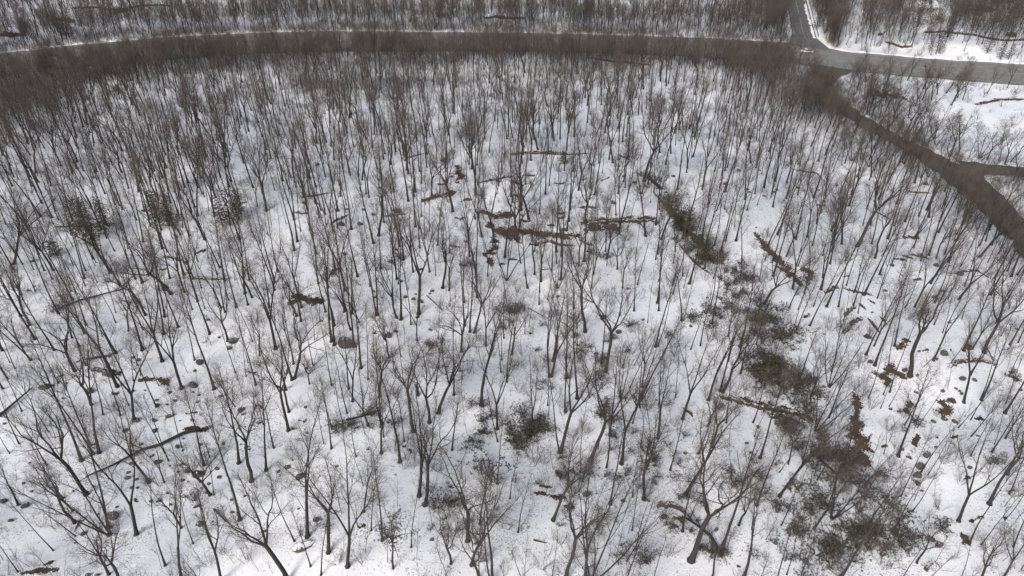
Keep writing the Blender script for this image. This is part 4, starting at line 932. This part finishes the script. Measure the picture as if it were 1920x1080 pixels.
# ------------------------------------------------------------------ by the roads
def pickup():
    p = Vector((*march(1511, 99.5, base_z), 0)); p.z = float(base_z(p.x, p.y))+.14
    e = bpy.data.objects.new('pickup_truck', None); COL.objects.link(e); e.location = p; e.rotation_euler.z = R(172); e.scale = (1.08,)*3
    def part(n, f, m, par=e): mb = MB(); f(mb); return link(n, mb.mesh(n, m), par)
    def body(mb):
        prof = [(-2.85,.55),(-2.85,1.05),(-.45,1.08),(-.30,1.78),(.95,1.80),(1.45,1.16),(2.7,1.02),(2.85,.9),(2.85,.5)]; k = len(mb.v); n = len(prof)
        for y in (-.95, .95):
            for (x, z) in prof: s = .86 if z > 1.5 else 1; mb.v.append(Vector((x, y*s, z)))
        mb.f += [tuple(k+i for i in range(n)), tuple(k+n+i for i in reversed(range(n)))]; mb.m += [0, 0]
        for i in range(n): j = (i+1) % n; mb.f.append((k+i, k+n+i, k+n+j, k+j)); mb.m.append(0)
    part('body', body, M['car'])
    part('bed', lambda mb: mb.box((-2.7, -.8, 1.06), (-.55, .8, 1.10)), M['tyre'])
    part('windshield', lambda mb: mb.quad(Vector((.98, -.76, 1.79)), Vector((1.42, -.86, 1.21)), Vector((1.42, .86, 1.21)), Vector((.98, .76, 1.79))), M['glass'])
    part('rear_window', lambda mb: mb.quad(Vector((-.33, .72, 1.72)), Vector((-.46, .78, 1.2)), Vector((-.46, -.78, 1.2)), Vector((-.33, -.72, 1.72))), M['glass'])
    for s in (-1, 1):
        part('side_window', lambda mb: mb.quad(Vector((-.2, s*.84, 1.7)), Vector((.85, s*.84, 1.7)), Vector((1.2, s*.95, 1.25)), Vector((-.3, s*.955, 1.25))), M['glass'])
        part('headlight', lambda mb: mb.box((2.83, s*.75-.14, .78), (2.88, s*.75+.14, .92)), M['steel']); part('mirror', lambda mb: mb.box((1.1, s*1.05-.08, 1.2), (1.2, s*1.05+.08, 1.4)), M['tyre'])
        for x in (-1.75, 1.85):
            w_ = part('wheel', lambda mb: mb.tube([Vector((x, s*.72, .40)), Vector((x, s*.99, .40))], [.40, .40], 14), M['tyre'])
            part('rim', lambda mb: mb.tube([Vector((x, s*.98, .40)), Vector((x, s*1.0, .40))], [.22, .2], 10), M['steel'], w_)
    tag(e, 'white pickup truck turning at the road junction', 'pickup truck')
pickup()
def guardrail():
    A = np.array([march(*q, base_z) for q in dens([(1513,-30),(1516,0),(1526,40),(1534,68)], 40)]); root = bpy.data.objects.new('guardrail', None); COL.objects.link(root); root.location = (A[0][0], A[0][1], 0)
    mb = MB(); o = Vector((A[0][0], A[0][1], 0)); P = [Vector((x, y, float(base_z(x, y))+.75))-o for x, y in A]
    for i in range(len(P)-1): a, b = P[i], P[i+1]; z = Vector((0, 0, .18)); mb.quad(a-z, b-z, b+z, a+z)
    me = mb.mesh('rail', M['steel']); link('rail', me, root)
    pm = MB(); pm.box((-.12, -.12, -.3), (.12, .12, .9)); pme = pm.mesh('post', M['wood'])
    D = dens(A, 34)
    for x, y in D: q = link('post', pme, root); q.location = Vector((x+.15, y, float(base_z(x, y))))-o
    tag(root, 'guardrail on dark posts along right side of side road', 'guardrail')
guardrail()
STONE = [boulder_mesh(90+i).mesh('stone', M['boulder']) for i in range(4)]
def stone_wall(px, h, label):
    P = world_poly(px); D = dens([(p.x, p.y) for p in P], int(sum((P[i+1]-P[i]).length for i in range(len(P)-1))/.8)); e = bpy.data.objects.new('stone_wall', None); COL.objects.link(e); e.location = P[0]
    for x, y in D[:140]:
        for lv in range(2):
            q = link('stone', g.choice(STONE), e); s = g.uniform(.42, .62); q.scale = (s, s, s); q.location = Vector((x+g.gauss(0, .1), y+g.gauss(0, .12), gz(x, y)+.15+lv*h*.5))-P[0]; q.rotation_euler = (g.uniform(0, 6), g.uniform(0, 6), g.uniform(0, 6))
    tag(e, label, 'stone wall')
stone_wall([(1735,62),(1790,64),(1830,68),(1920,76)], 1.0, 'dark stone wall in the wood above main road, top right')
stone_wall([(140,16),(200,18),(320,12)], .9, 'dark stone wall beyond main road, top left')
def house():
    p = at(1740, 24); e = bpy.data.objects.new('house', None); COL.objects.link(e); e.location = p; e.rotation_euler.z = R(12)
    def part(n, f, m, par=e): mb = MB(); f(mb); return link(n, mb.mesh(n, m), par)
    part('wall', lambda mb: mb.box((-6, 0, -1), (6, 8, 3.2)), M['siding'])
    def rf(mb):
        for (y0, z0, y1, z1) in ((-.6, 3.15, 4, 5.6), (8.6, 3.15, 4, 5.6)):
            mb.quad(Vector((-6.5, y0, z0)), Vector((6.5, y0, z0)), Vector((6.5, y1, z1)), Vector((-6.5, y1, z1))); mb.quad(Vector((-6.5, y0, z0-.3)), Vector((6.5, y0, z0-.3)), Vector((6.5, y0, z0)), Vector((-6.5, y0, z0)))
        for x in (-6.5, 6.5): mb.tri(Vector((x, -.6, 3.15)), Vector((x, 8.6, 3.15)), Vector((x, 4, 5.6)))
    ro = part('roof', rf, M['snow']); part('chimney', lambda mb: mb.box((.6, 1.6, 3.6), (1.9, 2.8, 6.2)), M['wood'], ro)
    for x in (-4, -1, 3):
        wn = part('window', lambda mb: mb.box((x-.6, -.06, .9), (x+.6, .02, 2.3)), M['white']); part('pane', lambda mb: mb.box((x-.5, -.09, 1.0), (x+.5, -.065, 2.2)), M['glass'], wn)
    tag(e, 'house with snow-covered roof and dark chimney among trees at top right', 'house')
house()
finish_labels()
